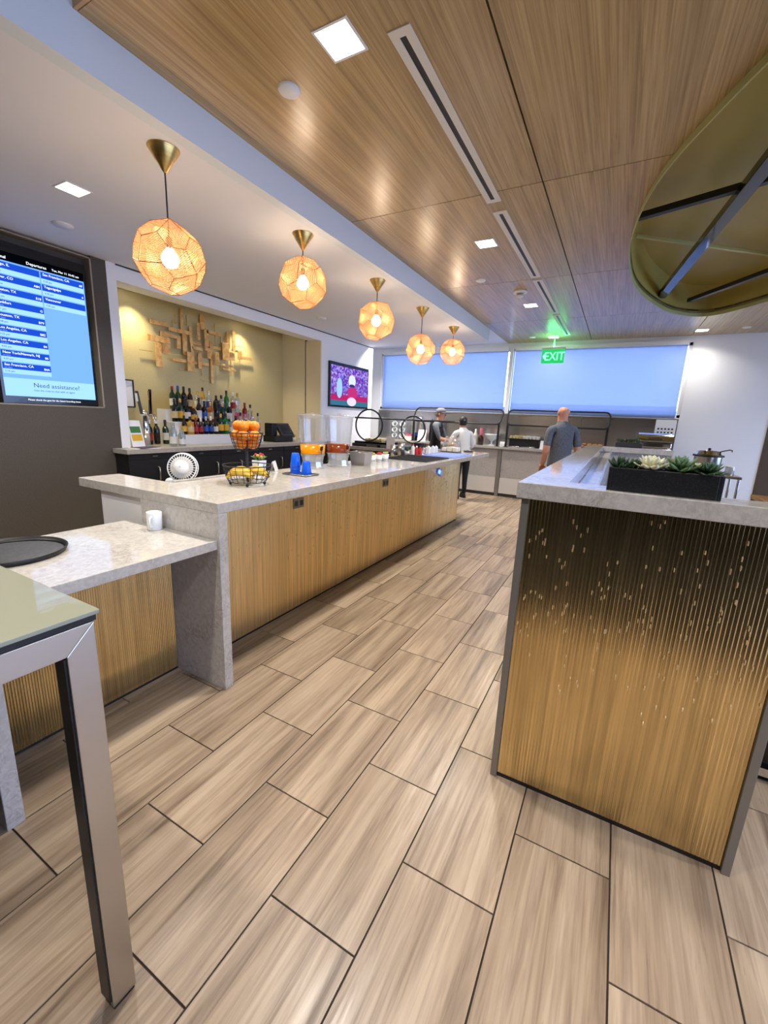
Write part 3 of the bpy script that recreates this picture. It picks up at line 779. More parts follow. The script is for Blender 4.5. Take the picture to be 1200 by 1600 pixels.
# ================================================================== PENDANT LAMPS
def snub_dual():
    tt = 1.8392867552141612; V = []
    import itertools
    base = (1.0, 1/tt, tt)
    for perm in itertools.permutations(range(3)):
        inv = sum(1 for i in range(3) for j in range(i+1,3) if perm[i] > perm[j])
        for sg in itertools.product((1,-1), repeat=3):
            plus = sum(1 for s in sg if s > 0)
            if (inv % 2 == 0 and plus % 2 == 0) or (inv % 2 == 1 and plus % 2 == 1):
                v = [0,0,0]
                for i in range(3): v[perm[i]] = base[i]*sg[i]
                V.append(Vector(v))
    bm = bmesh.new()
    for v in V: bm.verts.new(v)
    bmesh.ops.convex_hull(bm, input=bm.verts)
    planes = []
    bm.verts.ensure_lookup_table()
    for f in bm.faces:
        f.normal_update(); nn = f.normal.copy(); c = f.calc_center_median()
        if nn.dot(c) < 0: nn = -nn
        d = nn.dot(c)
        for q in planes:
            if (q[0]-nn).length < 1e-3: break
        else: planes.append((nn, d))
    bm.free()
    D = [p[0]/p[1] for p in planes]; faces = []
    for v in V:
        idx = [i for i, (nn, d) in enumerate(planes) if abs(nn.dot(v)-d) < 1e-3]
        a = v.normalized(); e1 = a.orthogonal().normalized(); e2 = a.cross(e1)
        idx.sort(key=lambda i: math.atan2(D[i].dot(e2), D[i].dot(e1)))
        faces.append(idx)
    return D, faces
DV, DF = snub_dual()
_q = Matrix.Rotation(0.35, 3, 'X') @ Matrix.Rotation(0.5, 3, 'Y')
_mx = max(v.length for v in DV)
DV = [(_q @ v)/_mx*0.215 for v in DV]
def make_pendant():
    t = thing('pendant_lamp', 'x', 'pendant lamp', group='copper pendant lamps above the bar')
    for f in DF:
        P = [DV[i] for i in f]; c = sum(P, Vector())/len(P); nrm = c.normalized()
        e1 = (P[0]-P[1]).normalized(); e2 = nrm.cross(e1)
        Q = [c+(p-c)*0.97 for p in P]; cc = c*0.955         # dished towards the middle
        m = MB(); k = len(Q); m.add([*Q, cc], [(i, (i+1) % k, k) for i in range(k)])
        me = m.mesh('panel'); me.materials.append(M['perf'])
        uv = me.uv_layers.new(name='UVMap')
        for li, lp in enumerate(me.loops):
            p = me.vertices[lp.vertex_index].co; uv.data[li].uv = (p.dot(e1), p.dot(e2))
        link('panel', me, None, t)
    fr = MB(); done = set()
    for f in DF:
        for a, b in zip(f, f[1:]+f[:1]):
            if (min(a,b), max(a,b)) in done: continue
            done.add((min(a,b), max(a,b))); fr.cyl(DV[a], DV[b], 0.0022, n=5, caps=False)
    fr.build('seam_frame', M['copper'], t)
    b = MB().lathe([(0.004,-0.052),(0.03,-0.045),(0.048,-0.018),(0.050,0.0),(0.044,0.022),(0.026,0.046),(0.016,0.06)], 20).build('bulb', M['bulb'], t)
    MB().cyl((0,0,0.06), (0,0,0.115), 0.017, n=14).build('socket', M['black'], t)
    return t
_p0 = make_pendant()
PEND = [(1.842,2.412,'largest and nearest copper pendant, hanging beside the flight screen'),(3.09,2.615,'second copper pendant from the flight screen end of the bar'),
        (4.355,2.573,'third and middle copper pendant of the row over the bar'),(5.582,2.462,'fourth and lowest-hanging copper pendant before the window'),
        (6.822,2.612,'farthest copper pendant, nearest the window shade')]
for i, (y, zc, lb) in enumerate(PEND):
    t = _p0 if i == 0 else copy_tree(_p0)
    t.location = (-2.54, y, zc); t['label'] = lb
    rz = (0.0, 1.9, 0.7, 2.6, 1.2)[i]
    t.rotation_euler = (0, 0, rz)
    top = ZW-zc
    MB().cyl((0,0,0.115), (0,0,top-0.11), 0.0045, n=8).build('cord', M['black'], t)
    MB().lathe([(0.006,top-0.125),(0.012,top-0.118),(0.088,top-0.004),(0.088,top-0.001),(0.001,top-0.001)], 32).build('canopy', M['brass'], t)

# ---- exit sign hanging in front of the window
ex = thing('exit_sign', 'green lit EXIT sign hanging from the ceiling before the window shade', 'exit sign', (-1.312, 9.0, 2.69))
M['exitpanel'] = pbr('exit_acrylic', srgb(30,170,90), 0.2, **{'Emission Color': srgb(30,205,110), 'Emission Strength': 0.55})
M['exitletter'] = mat_emit('exit_letters', srgb(120,255,180), 1.9)
MB().box(-0.205, 0.205, -0.008, 0.008, 0, 0.255).build('panel', M['exitpanel'], ex, bevel=0.002)
MB().box(-0.215, 0.215, -0.03, 0.03, 0.255, 0.29).build('housing', M['offwhite'], ex, bevel=0.004)
MB().cyl((0,0,0.29), (0,0,0.508), 0.012, n=12).build('stem', M['offwhite'], ex)
MB().cyl((0,0,0.498), (0,0,0.5095), 0.06, n=24).build('ceiling_plate', M['offwhite'], ex)
ld = bpy.data.lights.new('exit_lamp', 'AREA'); ld.size = 0.3; ld.energy = 2.5; ld.color = (0.05, 1.0, 0.30)
lo = bpy.data.objects.new('exit_lamp', ld); C.objects.link(lo); lo.parent = ex; lo.location = (0, 0, 0.295); lo.rotation_euler = (PI, 0, 0)
text('lettering', 'EXIT', 0.215, (-1.312+0.028, 8.989, 2.69+0.055), ROT_Y, M['exitletter'], ex, 'CENTER', 0.002, 0.82)
MB().add([(-0.185,-0.011,0.128),(-0.145,-0.011,0.07),(-0.145,-0.011,0.186)], [(0,1,2)]).build('arrow', M['exitletter'], ex)

# ================================================================== SCREENS
def emis(name, r, g, b, s=1.0): return mat_emit(name, srgb(r, g, b), s)
tv = thing('flight_information_screen', 'tall portrait flight information screen set in the dark wall', 'display screen', (XL-0.02, 2.2, 1.515))
_x = XL+0.0
MB().box(XL-0.098, XL-0.012, 1.79, 2.60, 1.513, 2.885).build('bezel', M['blackgloss'], tv, world=True, bevel=0.004)
scn = MB().box(XL-0.012, XL-0.009, 1.815, 2.575, 1.58, 2.80).build('screen', emis('screen_blue', 112,166,240,0.95), tv, world=True)
E_blue = emis('row_blue', 26,74,196,0.9); E_pale = emis('row_pale', 150,200,255,1.0); E_white = emis('screen_white', 240,246,255,1.1); E_dark = emis('screen_grey_text', 70,96,140,0.7); E_head = emis('screen_black', 6,8,14,0.5)
E_mid = emis('screen_mid', 118,160,226,0.9)
xs = XL-0.0085
def sq(nm, y0, y1, z0, z1, mat, d=0.0): return MB().box(xs+d, xs+d+0.0006, y0, y1, z0, z1).build(nm, mat, scn, world=True)
sq('header_band', 1.815, 2.575, 2.725, 2.80, E_head)
text('header_text', 'Departures', 0.034, (xs+0.002, 2.10, 2.742), ROT_X, E_white, scn)
text('header_text', 'Tue, Mar 11 10:42 am', 0.026, (xs+0.002, 2.30, 2.745), ROT_X, E_white, scn)
text('header_text', 'terminal', 0.034, (xs+0.002, 1.84, 2.742), ROT_X, E_white, scn)
L1 = ['Chicago, IL','Denver, CO','Houston, TX','Frankfurt','Houston, TX','Los Angeles, CA','Los Angeles, CA','New York/Newark, NJ','San Francisco, CA']
G1 = ['','A84','E18','G','B79','B82','84','86','84A']
for i, (nm, g) in enumerate(zip(L1, G1)):
    zt = 2.712-i*0.105
    sq('flight_row', 1.822, 2.195, zt-0.055, zt, E_blue); sq('flight_detail', 1.822, 2.195, zt-0.096, zt-0.055, E_pale)
    text('city_text', nm, 0.030, (xs+0.002, 1.835, zt-0.029), ROT_X, E_white, scn)
    text('airline_text', 'on time', 0.018, (xs+0.002, 1.835, zt-0.049), ROT_X, E_mid, scn)
    text('time_text', '%d:%02d pm' % (1+i//2, (17*i) % 60), 0.022, (xs+0.002, 1.835, zt-0.083), ROT_X, E_dark, scn)
    if g: text('gate_text', g, 0.028, (xs+0.002, 2.185, zt-0.043), ROT_X, E_white, scn, 'RIGHT')
for i, (nm, g) in enumerate((('San Francisco, CA','60'),('Tegucigalpa','6'),('Vancouver',''))):
    zt = 2.712-i*0.105
    sq('flight_row', 2.205, 2.565, zt-0.055, zt, E_blue); sq('flight_detail', 2.205, 2.565, zt-0.096, zt-0.055, E_pale)
    text('city_text', nm, 0.030, (xs+0.002, 2.22, zt-0.029), ROT_X, E_white, scn)
    text('time_text', '%d:30 pm' % (5+i), 0.022, (xs+0.002, 2.22, zt-0.083), ROT_X, E_dark, scn)
    if g: text('gate_text', g, 0.028, (xs+0.002, 2.555, zt-0.043), ROT_X, E_white, scn, 'RIGHT')
sq('footer_panel', 1.815, 2.575, 1.58, 1.74, E_pale)
text('footer_text', 'Need assistance?', 0.058, (xs+0.002, 2.035, 1.668), ROT_X, E_dark, scn)
text('footer_text', 'Scan the code to chat with an agent', 0.024, (xs+0.002, 2.035, 1.632), ROT_X, E_dark, scn)
text('bezel_text', 'Please check the gate for the latest boarding times', 0.022, (XL-0.0112, 1.98, 1.545), ROT_X, E_white, tv)

tv2 = thing('wall_television', 'black framed television showing a red and white ball game on the white wall', 'television', (XL+0.02, 7.39, 1.70))
MB().box(XL+0.001, XL+0.045, 6.69, 8.09, 1.70, 2.525).build('bezel', M['blackgloss'], tv2, world=True, bevel=0.004)
def mat_crowd():
    m = bpy.data.materials.new('screen_crowd'); m.use_nodes = True; nt = m.node_tree; nt.nodes.clear(); t = NT(m)
    v = t.coords((1, 26, 30)); n1 = t.n('ShaderNodeTexVoronoi'); t.l(v, n1.inputs['Vector']); n1.inputs['Scale'].default_value = 1.0
    sp = t.n('ShaderNodeSeparateColor'); t.l(n1.outputs['Color'], sp.inputs[0])
    r = t.ramp([(0.0, srgb(60,60,190)), (0.35, srgb(150,50,150)), (0.6, srgb(110,120,240)), (0.85, srgb(190,170,240)), (1.0, srgb(50,40,120))], sp.outputs[0])
    e = t.n('ShaderNodeEmission'); t.l(r.outputs[0], e.inputs[0]); e.inputs[1].default_value = 0.75
    o = t.n('ShaderNodeOutputMaterial'); t.l(e.outputs[0], o.inputs[0]); return m
sc2 = MB().box(XL+0.045, XL+0.047, 6.72, 8.06, 1.735, 2.465).build('screen', mat_crowd(), tv2, world=True)
xs2 = XL+0.0475
def sq2(nm, y0, y1, z0, z1, mat, d=0): MB().box(xs2+d, xs2+d+0.0008, y0, y1, z0, z1).build(nm, mat, sc2, world=True)
sq2('picture_field', 6.72, 8.06, 1.735, 1.83, emis('tv_field', 60,120,150,0.7))
sq2('picture_wall', 6.72, 8.06, 1.83, 1.94, emis('tv_wall', 190,40,110,0.7))
def ell(nm, y, z, ry, rz, mat, d):
    MB().add([(xs2+d, y+ry*math.cos(a*PI/12), z+rz*math.sin(a*PI/12)) for a in range(24)], [tuple(range(24))]).build(nm, mat, sc2, world=True)
ell('picture_jersey', 7.46, 1.99, 0.19, 0.12, emis('tv_jersey', 190,50,120,0.8), 0.0012)
ell('picture_trousers', 7.44, 1.82, 0.17, 0.085, emis('tv_trousers', 215,205,245,0.9), 0.0016)
ell('picture_cap', 7.44, 2.22, 0.13, 0.12, emis('tv_cap', 200,210,255,0.95), 0.0016)
ell('picture_visor', 7.44, 2.13, 0.10, 0.03, emis('tv_visor', 60,50,110,0.8), 0.0020)
ell('picture_player', 7.00, 2.06, 0.10, 0.19, emis('tv_player', 150,190,255,0.9), 0.0014)

# ================================================================== BACK BAR NICHE
NZ = 1.07
nb = thing('back_bar_top', 'grey quartz back bar top below the gold wall, carrying the liquor bottles', 'countertop', (-5.2, 4.5, 0))
MB().prism([(-4.62,2.69),(-4.62,6.42),(-4.885,6.42),(-4.885,6.45),(-5.79,6.45),(-5.79,2.91),(-4.89,2.91),(-4.89,2.69)][::-1], NZ-0.05, NZ).build('top_slab', M['quartz_far'], nb, world=True, bevel=0.002)
_cy = [2.71, 3.33, 3.95, 4.57, 5.19, 5.81, 6.40]
for i in range(6):
    y0, y1 = _cy[i], _cy[i+1]
    t = thing('base_cabinet', ['black back bar cabinet at the screen end of the row','black back bar cabinet behind the white fan','third black cabinet along the back bar','black cabinet behind the fruit basket','fifth black cabinet along the back bar','black cabinet at the television end of the back bar'][i], 'cabinet', (-4.76, (y0+y1)/2, 0), group='black back bar cabinets')
    MB().box(-4.885, -4.668, y0+0.001, y1-0.001, 0.08, NZ-0.0505).build('body', M['blackcab'], t, world=True)
    MB().box(-4.88, -4.70, y0+0.001, y1-0.001, 0.0, 0.08).build('plinth', M['black'], t, world=True)
    d = MB().box(-4.667, -4.647, y0+0.004, y1-0.004, 0.09, NZ-0.12).build('door', M['blackcab'], t, world=True, bevel=0.002)
    hy = y1-0.07 if i % 2 else y0+0.34
    MB().tube([(-4.647, hy, 0.86), (-4.62, hy, 0.85), (-4.615, hy, 0.78), (-4.62, hy, 0.71), (-4.647, hy, 0.70)], 0.008, 8).build('handle', M['steel'], d, world=True)
    dr = MB().box(-4.667, -4.647, y0+0.004, y1-0.004, NZ-0.115, NZ-0.055).build('drawer_front', M['blackcab'], t, world=True, bevel=0.002)
    MB().box(-4.647, -4.640, (y0+y1)/2-0.03, (y0+y1)/2+0.03, NZ-0.092, NZ-0.078).build('pull', M['steel'], dr, world=True)

for nm_, x0_, x1_, z1_ in (('front', -5.12, -5.0, 1.20), ('middle', -5.28, -5.121, 1.36), ('rear', -5.46, -5.281, 1.52)):
    st = thing('bottle_riser', '%s white step of the riser under the liquor bottles' % {'front': 'lowest front', 'middle': 'middle', 'rear': 'tallest rear'}[nm_], 'riser', ((x0_+x1_)/2, 4.36, NZ), group='white bottle risers')
    MB().box(x0_, x1_, 3.62, 5.10, NZ, z1_-0.012).build('riser_body', M['plastic'], st, world=True)
    MB().box(x0_, x1_, 3.62, 5.10, z1_-0.012, z1_).build('tread', M['plastic'], st, world=True, bevel=0.002)

# bottles: shapes shared, colours and labels per bottle
def bottle_profiles():
    P = {}
    P['wine'] = [(0.001,0),(0.036,0),(0.038,0.01),(0.038,0.18),(0.034,0.205),(0.016,0.235),(0.014,0.29),(0.015,0.292),(0.015,0.30)]
    P['spirit'] = [(0.001,0),(0.038,0),(0.040,0.01),(0.040,0.17),(0.036,0.19),(0.017,0.215),(0.015,0.26),(0.015,0.27)]
    P['squat'] = [(0.001,0),(0.044,0),(0.047,0.012),(0.047,0.125),(0.042,0.15),(0.018,0.175),(0.016,0.215),(0.016,0.225)]
    P['tall'] = [(0.001,0),(0.031,0),(0.034,0.01),(0.036,0.20),(0.030,0.225),(0.015,0.26),(0.013,0.315),(0.013,0.325)]
    P['small'] = [(0.001,0),(0.03,0),(0.032,0.01),(0.032,0.13),(0.026,0.155),(0.013,0.18),(0.012,0.215),(0.012,0.222)]
    return P
BP = bottle_profiles()
GL = {'dark green': pbr('bottle_green', srgb(20,52,26), 0.08), 'bright green': pbr('bottle_bright_green', srgb(30,110,60), 0.08), 'dark brown': pbr('bottle_brown', srgb(44,22,12), 0.08),
      'black': pbr('bottle_black', srgb(14,13,14), 0.1), 'clear': mat_clear('bottle_clear', (0.86,0.9,0.9,1), 0.18, 0.05, (0.75,0.8,0.8,1), 0.16), 'amber': pbr('bottle_amber', srgb(150,84,24), 0.08),
      'pale blue': mat_clear('bottle_pale_blue', (0.7,0.84,0.95,1), 0.18, 0.05, (0.6,0.75,0.9,1), 0.2), 'red': pbr('bottle_red', srgb(120,16,24), 0.1), 'golden': pbr('bottle_golden', srgb(196,150,60), 0.1)}
LB = {'white': pbr('label_white', srgb(225,222,214), 0.6), 'cream': pbr('label_cream', srgb(214,190,140), 0.6), 'yellow': pbr('label_yellow', srgb(220,170,40), 0.6), 'red': pbr('label_red', srgb(170,40,40), 0.6),
      'black': pbr('label_black', srgb(26,26,28), 0.6), 'blue': pbr('label_blue', srgb(40,80,170), 0.6), 'pink': pbr('label_pink', srgb(206,90,110), 0.6), 'green': pbr('label_green', srgb(60,120,60), 0.6)}
CP = {'gold': pbr('cap_gold', srgb(190,150,70), 0.35, 0.8), 'black': M['black'], 'dark red': pbr('cap_red', srgb(110,20,26), 0.4), 'silver': M['steel'], 'white': M['plastic'], 'blue': pbr('cap_blue', srgb(30,60,150), 0.4)}
BM = {}
def bmesh_of(shape, glass):
    if (shape, glass) not in BM:
        me = MB().lathe(BP[shape], 16).mesh('bottle_body'); me.materials.append(GL[glass]); BM[(shape, glass)] = me
    return BM[(shape, glass)]
def lab_of(shape, col):
    k = ('L', shape, col)
    if k not in BM:
        r = BP[shape][3][0]+0.0008; h = BP[shape][3][1]
        me = MB().lathe([(r, h*0.28), (r, h*0.80)], 16).mesh('paper_label'); me.materials.append(LB[col]); BM[k] = me
    return BM[k]
def cap_of(shape, col):
    k = ('C', shape, col)
    if k not in BM:
        r, h = BP[shape][-1]
        me = MB().lathe([(r+0.002, h-0.04), (r+0.0025, h+0.006), (r*0.8, h+0.012), (0.001, h+0.012)], 14).mesh('cap'); me.materials.append(CP[col]); BM[k] = me
    return BM[k]
ORD = ['first','second','third','fourth','fifth','sixth','seventh','eighth','ninth','tenth','eleventh','twelfth','thirteenth','fourteenth','fifteenth']
def bottle(x, y, z, shape, glass, lab, cap, where, scale=1.0, group='bottles on the back bar riser'):
    t = thing('bottle', '%s %s bottle with %s label, %s' % (glass, shape if shape != 'spirit' else 'round', lab, where), 'bottle', (x, y, z), rnd.uniform(0, 6), group)
    t.scale = (1, 1, scale)
    for me, nm in ((bmesh_of(shape, glass), 'glass_body'), (lab_of(shape, lab), 'paper_label'), (cap_of(shape, cap), 'cap')):
        o = bpy.data.objects.new(nm, me); C.objects.link(o); o.parent = t
T3 = [3.799,3.885,3.975,4.069,4.193,4.284,4.386,4.519,4.615,4.713,4.837,4.931]
T2 = [3.70,3.787,3.891,3.985,4.077,4.167,4.27,4.375,4.483,4.611,4.76,4.915,5.03]
T1 = [3.728,3.818,3.903,3.986,4.068,4.150,4.235,4.325,4.415,4.51,4.60,4.695,4.79,4.931,5.05]
K3 = [('wine','dark green','white','dark red'),('wine','dark green','black','blue'),('wine','black','black','black'),('wine','dark brown','cream','black'),('spirit','clear','white','gold'),('tall','golden','white','black'),
      ('spirit','clear','blue','silver'),('squat','black','black','black'),('squat','pale blue','blue','black'),('wine','bright green','green','black'),('spirit','clear','red','white'),('spirit','clear','white','gold')]
K2 = [('wine','black','cream','black'),('wine','dark green','yellow','gold'),('spirit','black','white','black'),('squat','dark brown','yellow','gold'),('tall','dark brown','white','black'),('wine','black','blue','black'),
      ('spirit','amber','cream','gold'),('wine','black','black','black'),('spirit','dark green','black','gold'),('spirit','black','white','silver'),('tall','clear','pink','white'),('wine','red','pink','dark red'),('spirit','clear','white','black')]
K1 = [('small','dark brown','yellow','black'),('squat','golden','cream','black'),('small','red','red','dark red'),('small','dark brown','red','white'),('small','black','blue','silver'),('small','black','blue','white'),('small','dark brown','white','black'),
      ('spirit','dark green','yellow','gold'),('spirit','bright green','yellow','black'),('squat','clear','white','silver'),('spirit','black','black','black'),('wine','clear','black','black'),('tall','clear','pink','dark red'),('tall','clear','white','gold'),('tall','clear','blue','black')]
for i, (y, k) in enumerate(zip(T3, K3)): bottle(-5.37, y, 1.52, *k, where='%s from left on the top tier' % ORD[i], scale=rnd.uniform(0.96, 1.05))
for i, (y, k) in enumerate(zip(T2, K2)): bottle(-5.20, y, 1.36, *k, where='%s from left on the middle tier' % ORD[i], scale=rnd.uniform(0.94, 1.04))
for i, (y, k) in enumerate(zip(T1, K1)): bottle(-5.06, y, 1.20, *k, where='%s from left on the front tier' % ORD[i], scale=rnd.uniform(0.95, 1.06))
for i, (x, y, k) in enumerate(((-5.25, 3.36, ('wine','black','red','white')), (-5.27, 3.47, ('wine','black','black','white')), (-5.24, 3.575, ('wine','dark green','white','black')))):
    bottle(x, y, NZ, *k, where='%s from left beside the beer tap' % ORD[i], group='wine bottles beside the beer tap')
for i, (x, y, h, lb) in enumerate(((-4.84, 3.40, 0.29, 'taller clear glass carafe standing before the wine bottles on the back bar'), (-4.84, 3.52, 0.21, 'shorter clear glass carafe beside the white bottle riser'))):
    t = thing('glass_carafe', lb, 'carafe', (x, y, NZ), group='carafes on the back bar')
    MB().lathe([(0.001,0.004),(0.04,0),(0.044,0.01),(0.044,h*0.62),(0.026,h*0.8),(0.028,h),(0.025,h-0.002),(0.023,h*0.8),(0.041,h*0.6),(0.041,0.012),(0.001,0.010)], 18).build('glass_body', GL['clear'], t)
    MB().lathe([(0.0446,h*0.12),(0.0446,h*0.42)], 18).build('paper_label', LB['white'], t)

t = thing('beer_tap', 'chrome beer tap tower with tall tap handles at the screen end of the back bar', 'beer tap', (-5.0, 3.15, NZ))
MB().lathe([(0.001,0),(0.07,0),(0.07,0.01),(0.048,0.018),(0.046,0.36),(0.05,0.37),(0.05,0.40),(0.03,0.42),(0.001,0.425)], 24).build('tower', M['chrome'], t)
for i, (dy, lean, mt, L) in enumerate(((-0.03, -0.16, M['darkgrey'], 0.26), (0.03, 0.05, M['black'], 0.29), (0.06, -0.03, M['woodtop'], 0.27))):
    MB().tube([(0.03, dy, 0.37), (0.09, dy+0.01, 0.375), (0.11, dy+0.01, 0.34), (0.115, dy+0.01, 0.30)], [0.012,0.012,0.009,0.007], 8).build('spout', M['chrome'], t)
    hd = MB().obox((0.06, dy+lean*0.35, 0.38+L/2), (0.008,0,0), (0,0.018,0), (0, lean*L/2, L/2)).build('tap_handle', mt, t, bevel=0.006)
    if i == 0: MB().obox((0.0695, dy+lean*0.55+0.0, 0.38+L*0.72), (0.001,0,0), (0,0.014,0), (0, lean*0.03, 0.045)).build('handle_badge', LB['white'], hd)
t = thing('menu_stand', 'clear stand with a white menu card printed with green blocks on the back bar', 'menu stand', (-4.93, 2.99, NZ))
MB().obox((0,0,0.155), (0.004,0,0), (0,0.075,0), (-0.045,0,0.15)).build('card', M['paper'], t)
for z, c in ((0.20, LB['green']), (0.11, LB['yellow'])):
    MB().obox((0.0055-0.3*(z-0.155), 0.0, z), (0.0006,0,0), (0,0.06,0), (-0.011,0,0.036)).build('print_block', c, t)
MB().box(-0.03, 0.07, -0.08, 0.08, 0.0, 0.006).build('foot', M['clear'], t)
t = thing('paper_stack', 'loose papers with a dark edge lying on the back bar end', 'papers', (-4.74, 2.95, NZ))
MB().box(-0.08, 0.08, -0.15, 0.16, 0.0, 0.008).build('sheet', M['paper'], t)
MB().obox((0.01, 0.02, 0.0115), (0.075,0.02,0), (-0.03,0.13,0), (0,0,0.0025)).build('folder', pbr('plum_folder', srgb(70,50,74), 0.6), t)
t = thing('framed_notice', 'small black framed notice on the gold wall by the beer tap', 'picture frame', (-5.795, 3.40, 1.52))
for b in ((-0.13,0.13,0,0.015),(-0.13,0.13,0.345,0.36),(-0.13,-0.115,0.015,0.345),(0.115,0.13,0.015,0.345)):
    MB().box(0, 0.02, *b).build('frame_bar', M['black'], t)
MB().box(0, 0.008, -0.115, 0.115, 0.015, 0.345).build('sheet', M['paper'], t)
t = thing('cash_register', 'black touch screen cash register on the back bar right of the bottles', 'cash register', (-4.95, 5.40, NZ))
MB().box(-0.16, 0.12, -0.20, 0.22, 0, 0.10).build('base', M['black'], t, bevel=0.01)
MB().obox((0.06, 0.08, 0.19), (0.016,0,0.02), (0,0.15,0), (-0.07,0,0.095)).build('terminal', M['darkgrey'], t, bevel=0.008)
MB().obox((0.0785, 0.08, 0.21), (0.0012,0,0.0012), (0,0.12,0), (-0.052,0,0.068)).build('display', M['blackgloss'], t)
MB().box(-0.12, 0.05, -0.20, -0.08, 0.10, 0.30).build('printer', M['black'], t, bevel=0.012)
t = thing('small_potted_plant', 'tiny green plant in a pale cup beside the cash register', 'plant', (-4.9, 5.72, NZ))
MB().lathe([(0.001,0),(0.025,0),(0.033,0.06),(0.029,0.06),(0.001,0.055)], 14).build('pot', M['offwhite'], t)
for i in range(7):
    a = 2*PI*i/7; MB().tube([(0,0,0.055),(0.02*math.cos(a),0.02*math.sin(a),0.09),(0.04*math.cos(a),0.04*math.sin(a),0.10+0.01*(i % 3))], [0.003,0.006,0.001], 5).build('leaf', M['leaf_green'], t)

# ---- brass wall sculpture
ART = [(3.941,2.671,0.25,0.075),(4.236,2.62,0.342,0.07),(3.899,2.453,0.327,0.10),(4.011,2.517,0.117,0.11),(4.015,2.349,0.128,0.145),(3.879,2.244,0.093,0.31),(4.298,2.75,0.047,0.38),(4.313,2.455,0.072,0.295),(4.361,2.221,0.073,0.27),(4.439,2.606,0.049,0.25),(4.433,2.292,0.046,0.40),(4.542,2.672,0.051,0.24),(4.648,2.824,0.078,0.21),(4.709,2.613,0.06,0.26),(4.665,2.571,0.045,0.30),(4.54,2.502,0.17,0.055),(4.527,2.425,0.186,0.055),(4.195,2.216,0.226,0.055),(4.591,2.22,0.295,0.05),(4.559,2.257,0.062,0.23),(4.709,2.386,0.062,0.155),(4.796,2.262,0.055,0.63),(4.827,2.70,0.299,0.06),(5.04,2.46,0.135,0.26),(4.905,2.49,0.159,0.045),(5.116,2.644,0.059,0.25),(5.21,2.649,0.07,0.32),(5.015,2.251,0.416,0.045),(5.129,2.186,0.269,0.04),(4.865,2.348,0.074,0.14),(5.517,2.42,0.239,0.06),(5.354,2.45,0.094,0.14),(4.199,2.443,0.062,0.135),(4.164,2.534,0.191,0.06),(5.174,2.406,0.14,0.12)]
RODS = [(4.208,2.789,0.008,0.153),(4.391,2.795,0.008,0.144),(4.888,2.683,0.008,0.319),(5.182,2.264,0.008,0.347),(4.995,2.641,0.008,0.086),(3.734,2.281,0.177,0.008),(4.196,2.292,0.265,0.008),(4.373,2.093,0.313,0.008),(4.609,2.116,0.008,0.14),(4.655,1.99,0.16,0.008),(5.344,2.588,0.186,0.008),(4.16,2.709,0.008,0.089),(4.298,2.746,0.221,0.008),(4.976,2.224,0.008,0.131)]
t = thing('brass_wall_sculpture', 'abstract wall sculpture of overlapping brass plates and rods on the gold wall', 'wall sculpture', (-5.79, 4.6, 2.4))
for i, (y, z, ww_, hh) in enumerate(ART):
    if ww_ > 1.6*hh: hh *= 0.78
    d = (0.0, 0.022, 0.044)[(i*7) % 3]
    MB().box(-5.765+d, -5.757+d, y-ww_/2, y+ww_/2, z-hh/2, z+hh/2).build('plate', M['artgold'], t, world=True, bevel=0.0015, seg=1)
for i, (y, z, ww_, hh) in enumerate(RODS):
    MB().box(-5.775, -5.767, y-ww_/2, y+ww_/2, z-hh/2, z+hh/2).build('rod', M['brass'], t, world=True)
for y, z in ((3.95,2.45),(4.3,2.6),(4.6,2.45),(4.8,2.3),(5.1,2.45),(5.4,2.45)):
    MB().cyl((-5.80,y,z), (-5.765,y,z), 0.006, n=6).build('mount_pin', M['brass'], t, world=True)

# ================================================================== THINGS ON THE BAR
def wire_basket(m, c, r0, r1, h, sy=1.0, rings=5, ribs_n=20, r=0.0018):
    cx, cy, cz = c
    for k in range(rings):
        u = k/(rings-1); rr = r0+(r1-r0)*u**0.7
        m.tube([(cx+rr*math.cos(2*PI*i/28), cy+sy*rr*math.sin(2*PI*i/28), cz+h*u) for i in range(28)], r*(2.0 if k == rings-1 else 1), 5, closed=True)
    for i in range(ribs_n):
        a = 2*PI*i/ribs_n
        m.tube([(cx+(r0+(r1-r0)*u**0.7)*math.cos(a), cy+sy*(r0+(r1-r0)*u**0.7)*math.sin(a), cz+h*u) for u in (0, 0.25, 0.5, 0.75, 1)], r, 4)
    for i in range(-3, 4):
        q = r0*math.sqrt(max(0.0, 1-(i/3.5)**2)); m.tube([(cx-q, cy+sy*r0*i/3.5, cz), (cx+q, cy+sy*r0*i/3.5, cz)], r, 4)
BX, BY = -2.06, 1.955
fbk = thing('fruit_basket', 'two-tier black wire basket with oranges above and bananas below', 'basket', (BX, BY, BZ))
m = MB(); wire_basket(m, (0,0,0.022), 0.115, 0.150, 0.105); m.build('lower_basket', M['black'], fbk)
m = MB(); wire_basket(m, (0,0,0.225), 0.068, 0.102, 0.105, rings=6, ribs_n=18); m.build('upper_basket', M['black'], fbk)
MB().cyl((0,0,0.02), (0,0,0.37), 0.009, n=10).build('post', M['darkgrey'], fbk)
for i in range(4):
    a = PI/4+i*PI/2; MB().sph((0.105*math.cos(a), 0.105*math.sin(a), 0.010), 0.010, 10, 6).build('foot', M['black'], fbk)
_or = random.Random(5)
_om = MB().sph((0,0,0), (0.034,0.034,0.033), 16, 10).mesh('orange_skin'); _om.materials.append(M['orange'])
_os = MB().cyl((0,0,0.030), (0,0,0.0345), 0.004, 0.002, 7).mesh('stem_button'); _os.materials.append(M['leaf_dark'])
_spots = [(0.041, 2*PI*i/3+0.4, 0.262, 'bottom') for i in range(3)] + [(0.061, 2*PI*i/5+0.2, 0.314, 'middle') for i in range(5)] + [(0.052, 2*PI*i/4+0.5, 0.372, 'top') for i in range(4)]
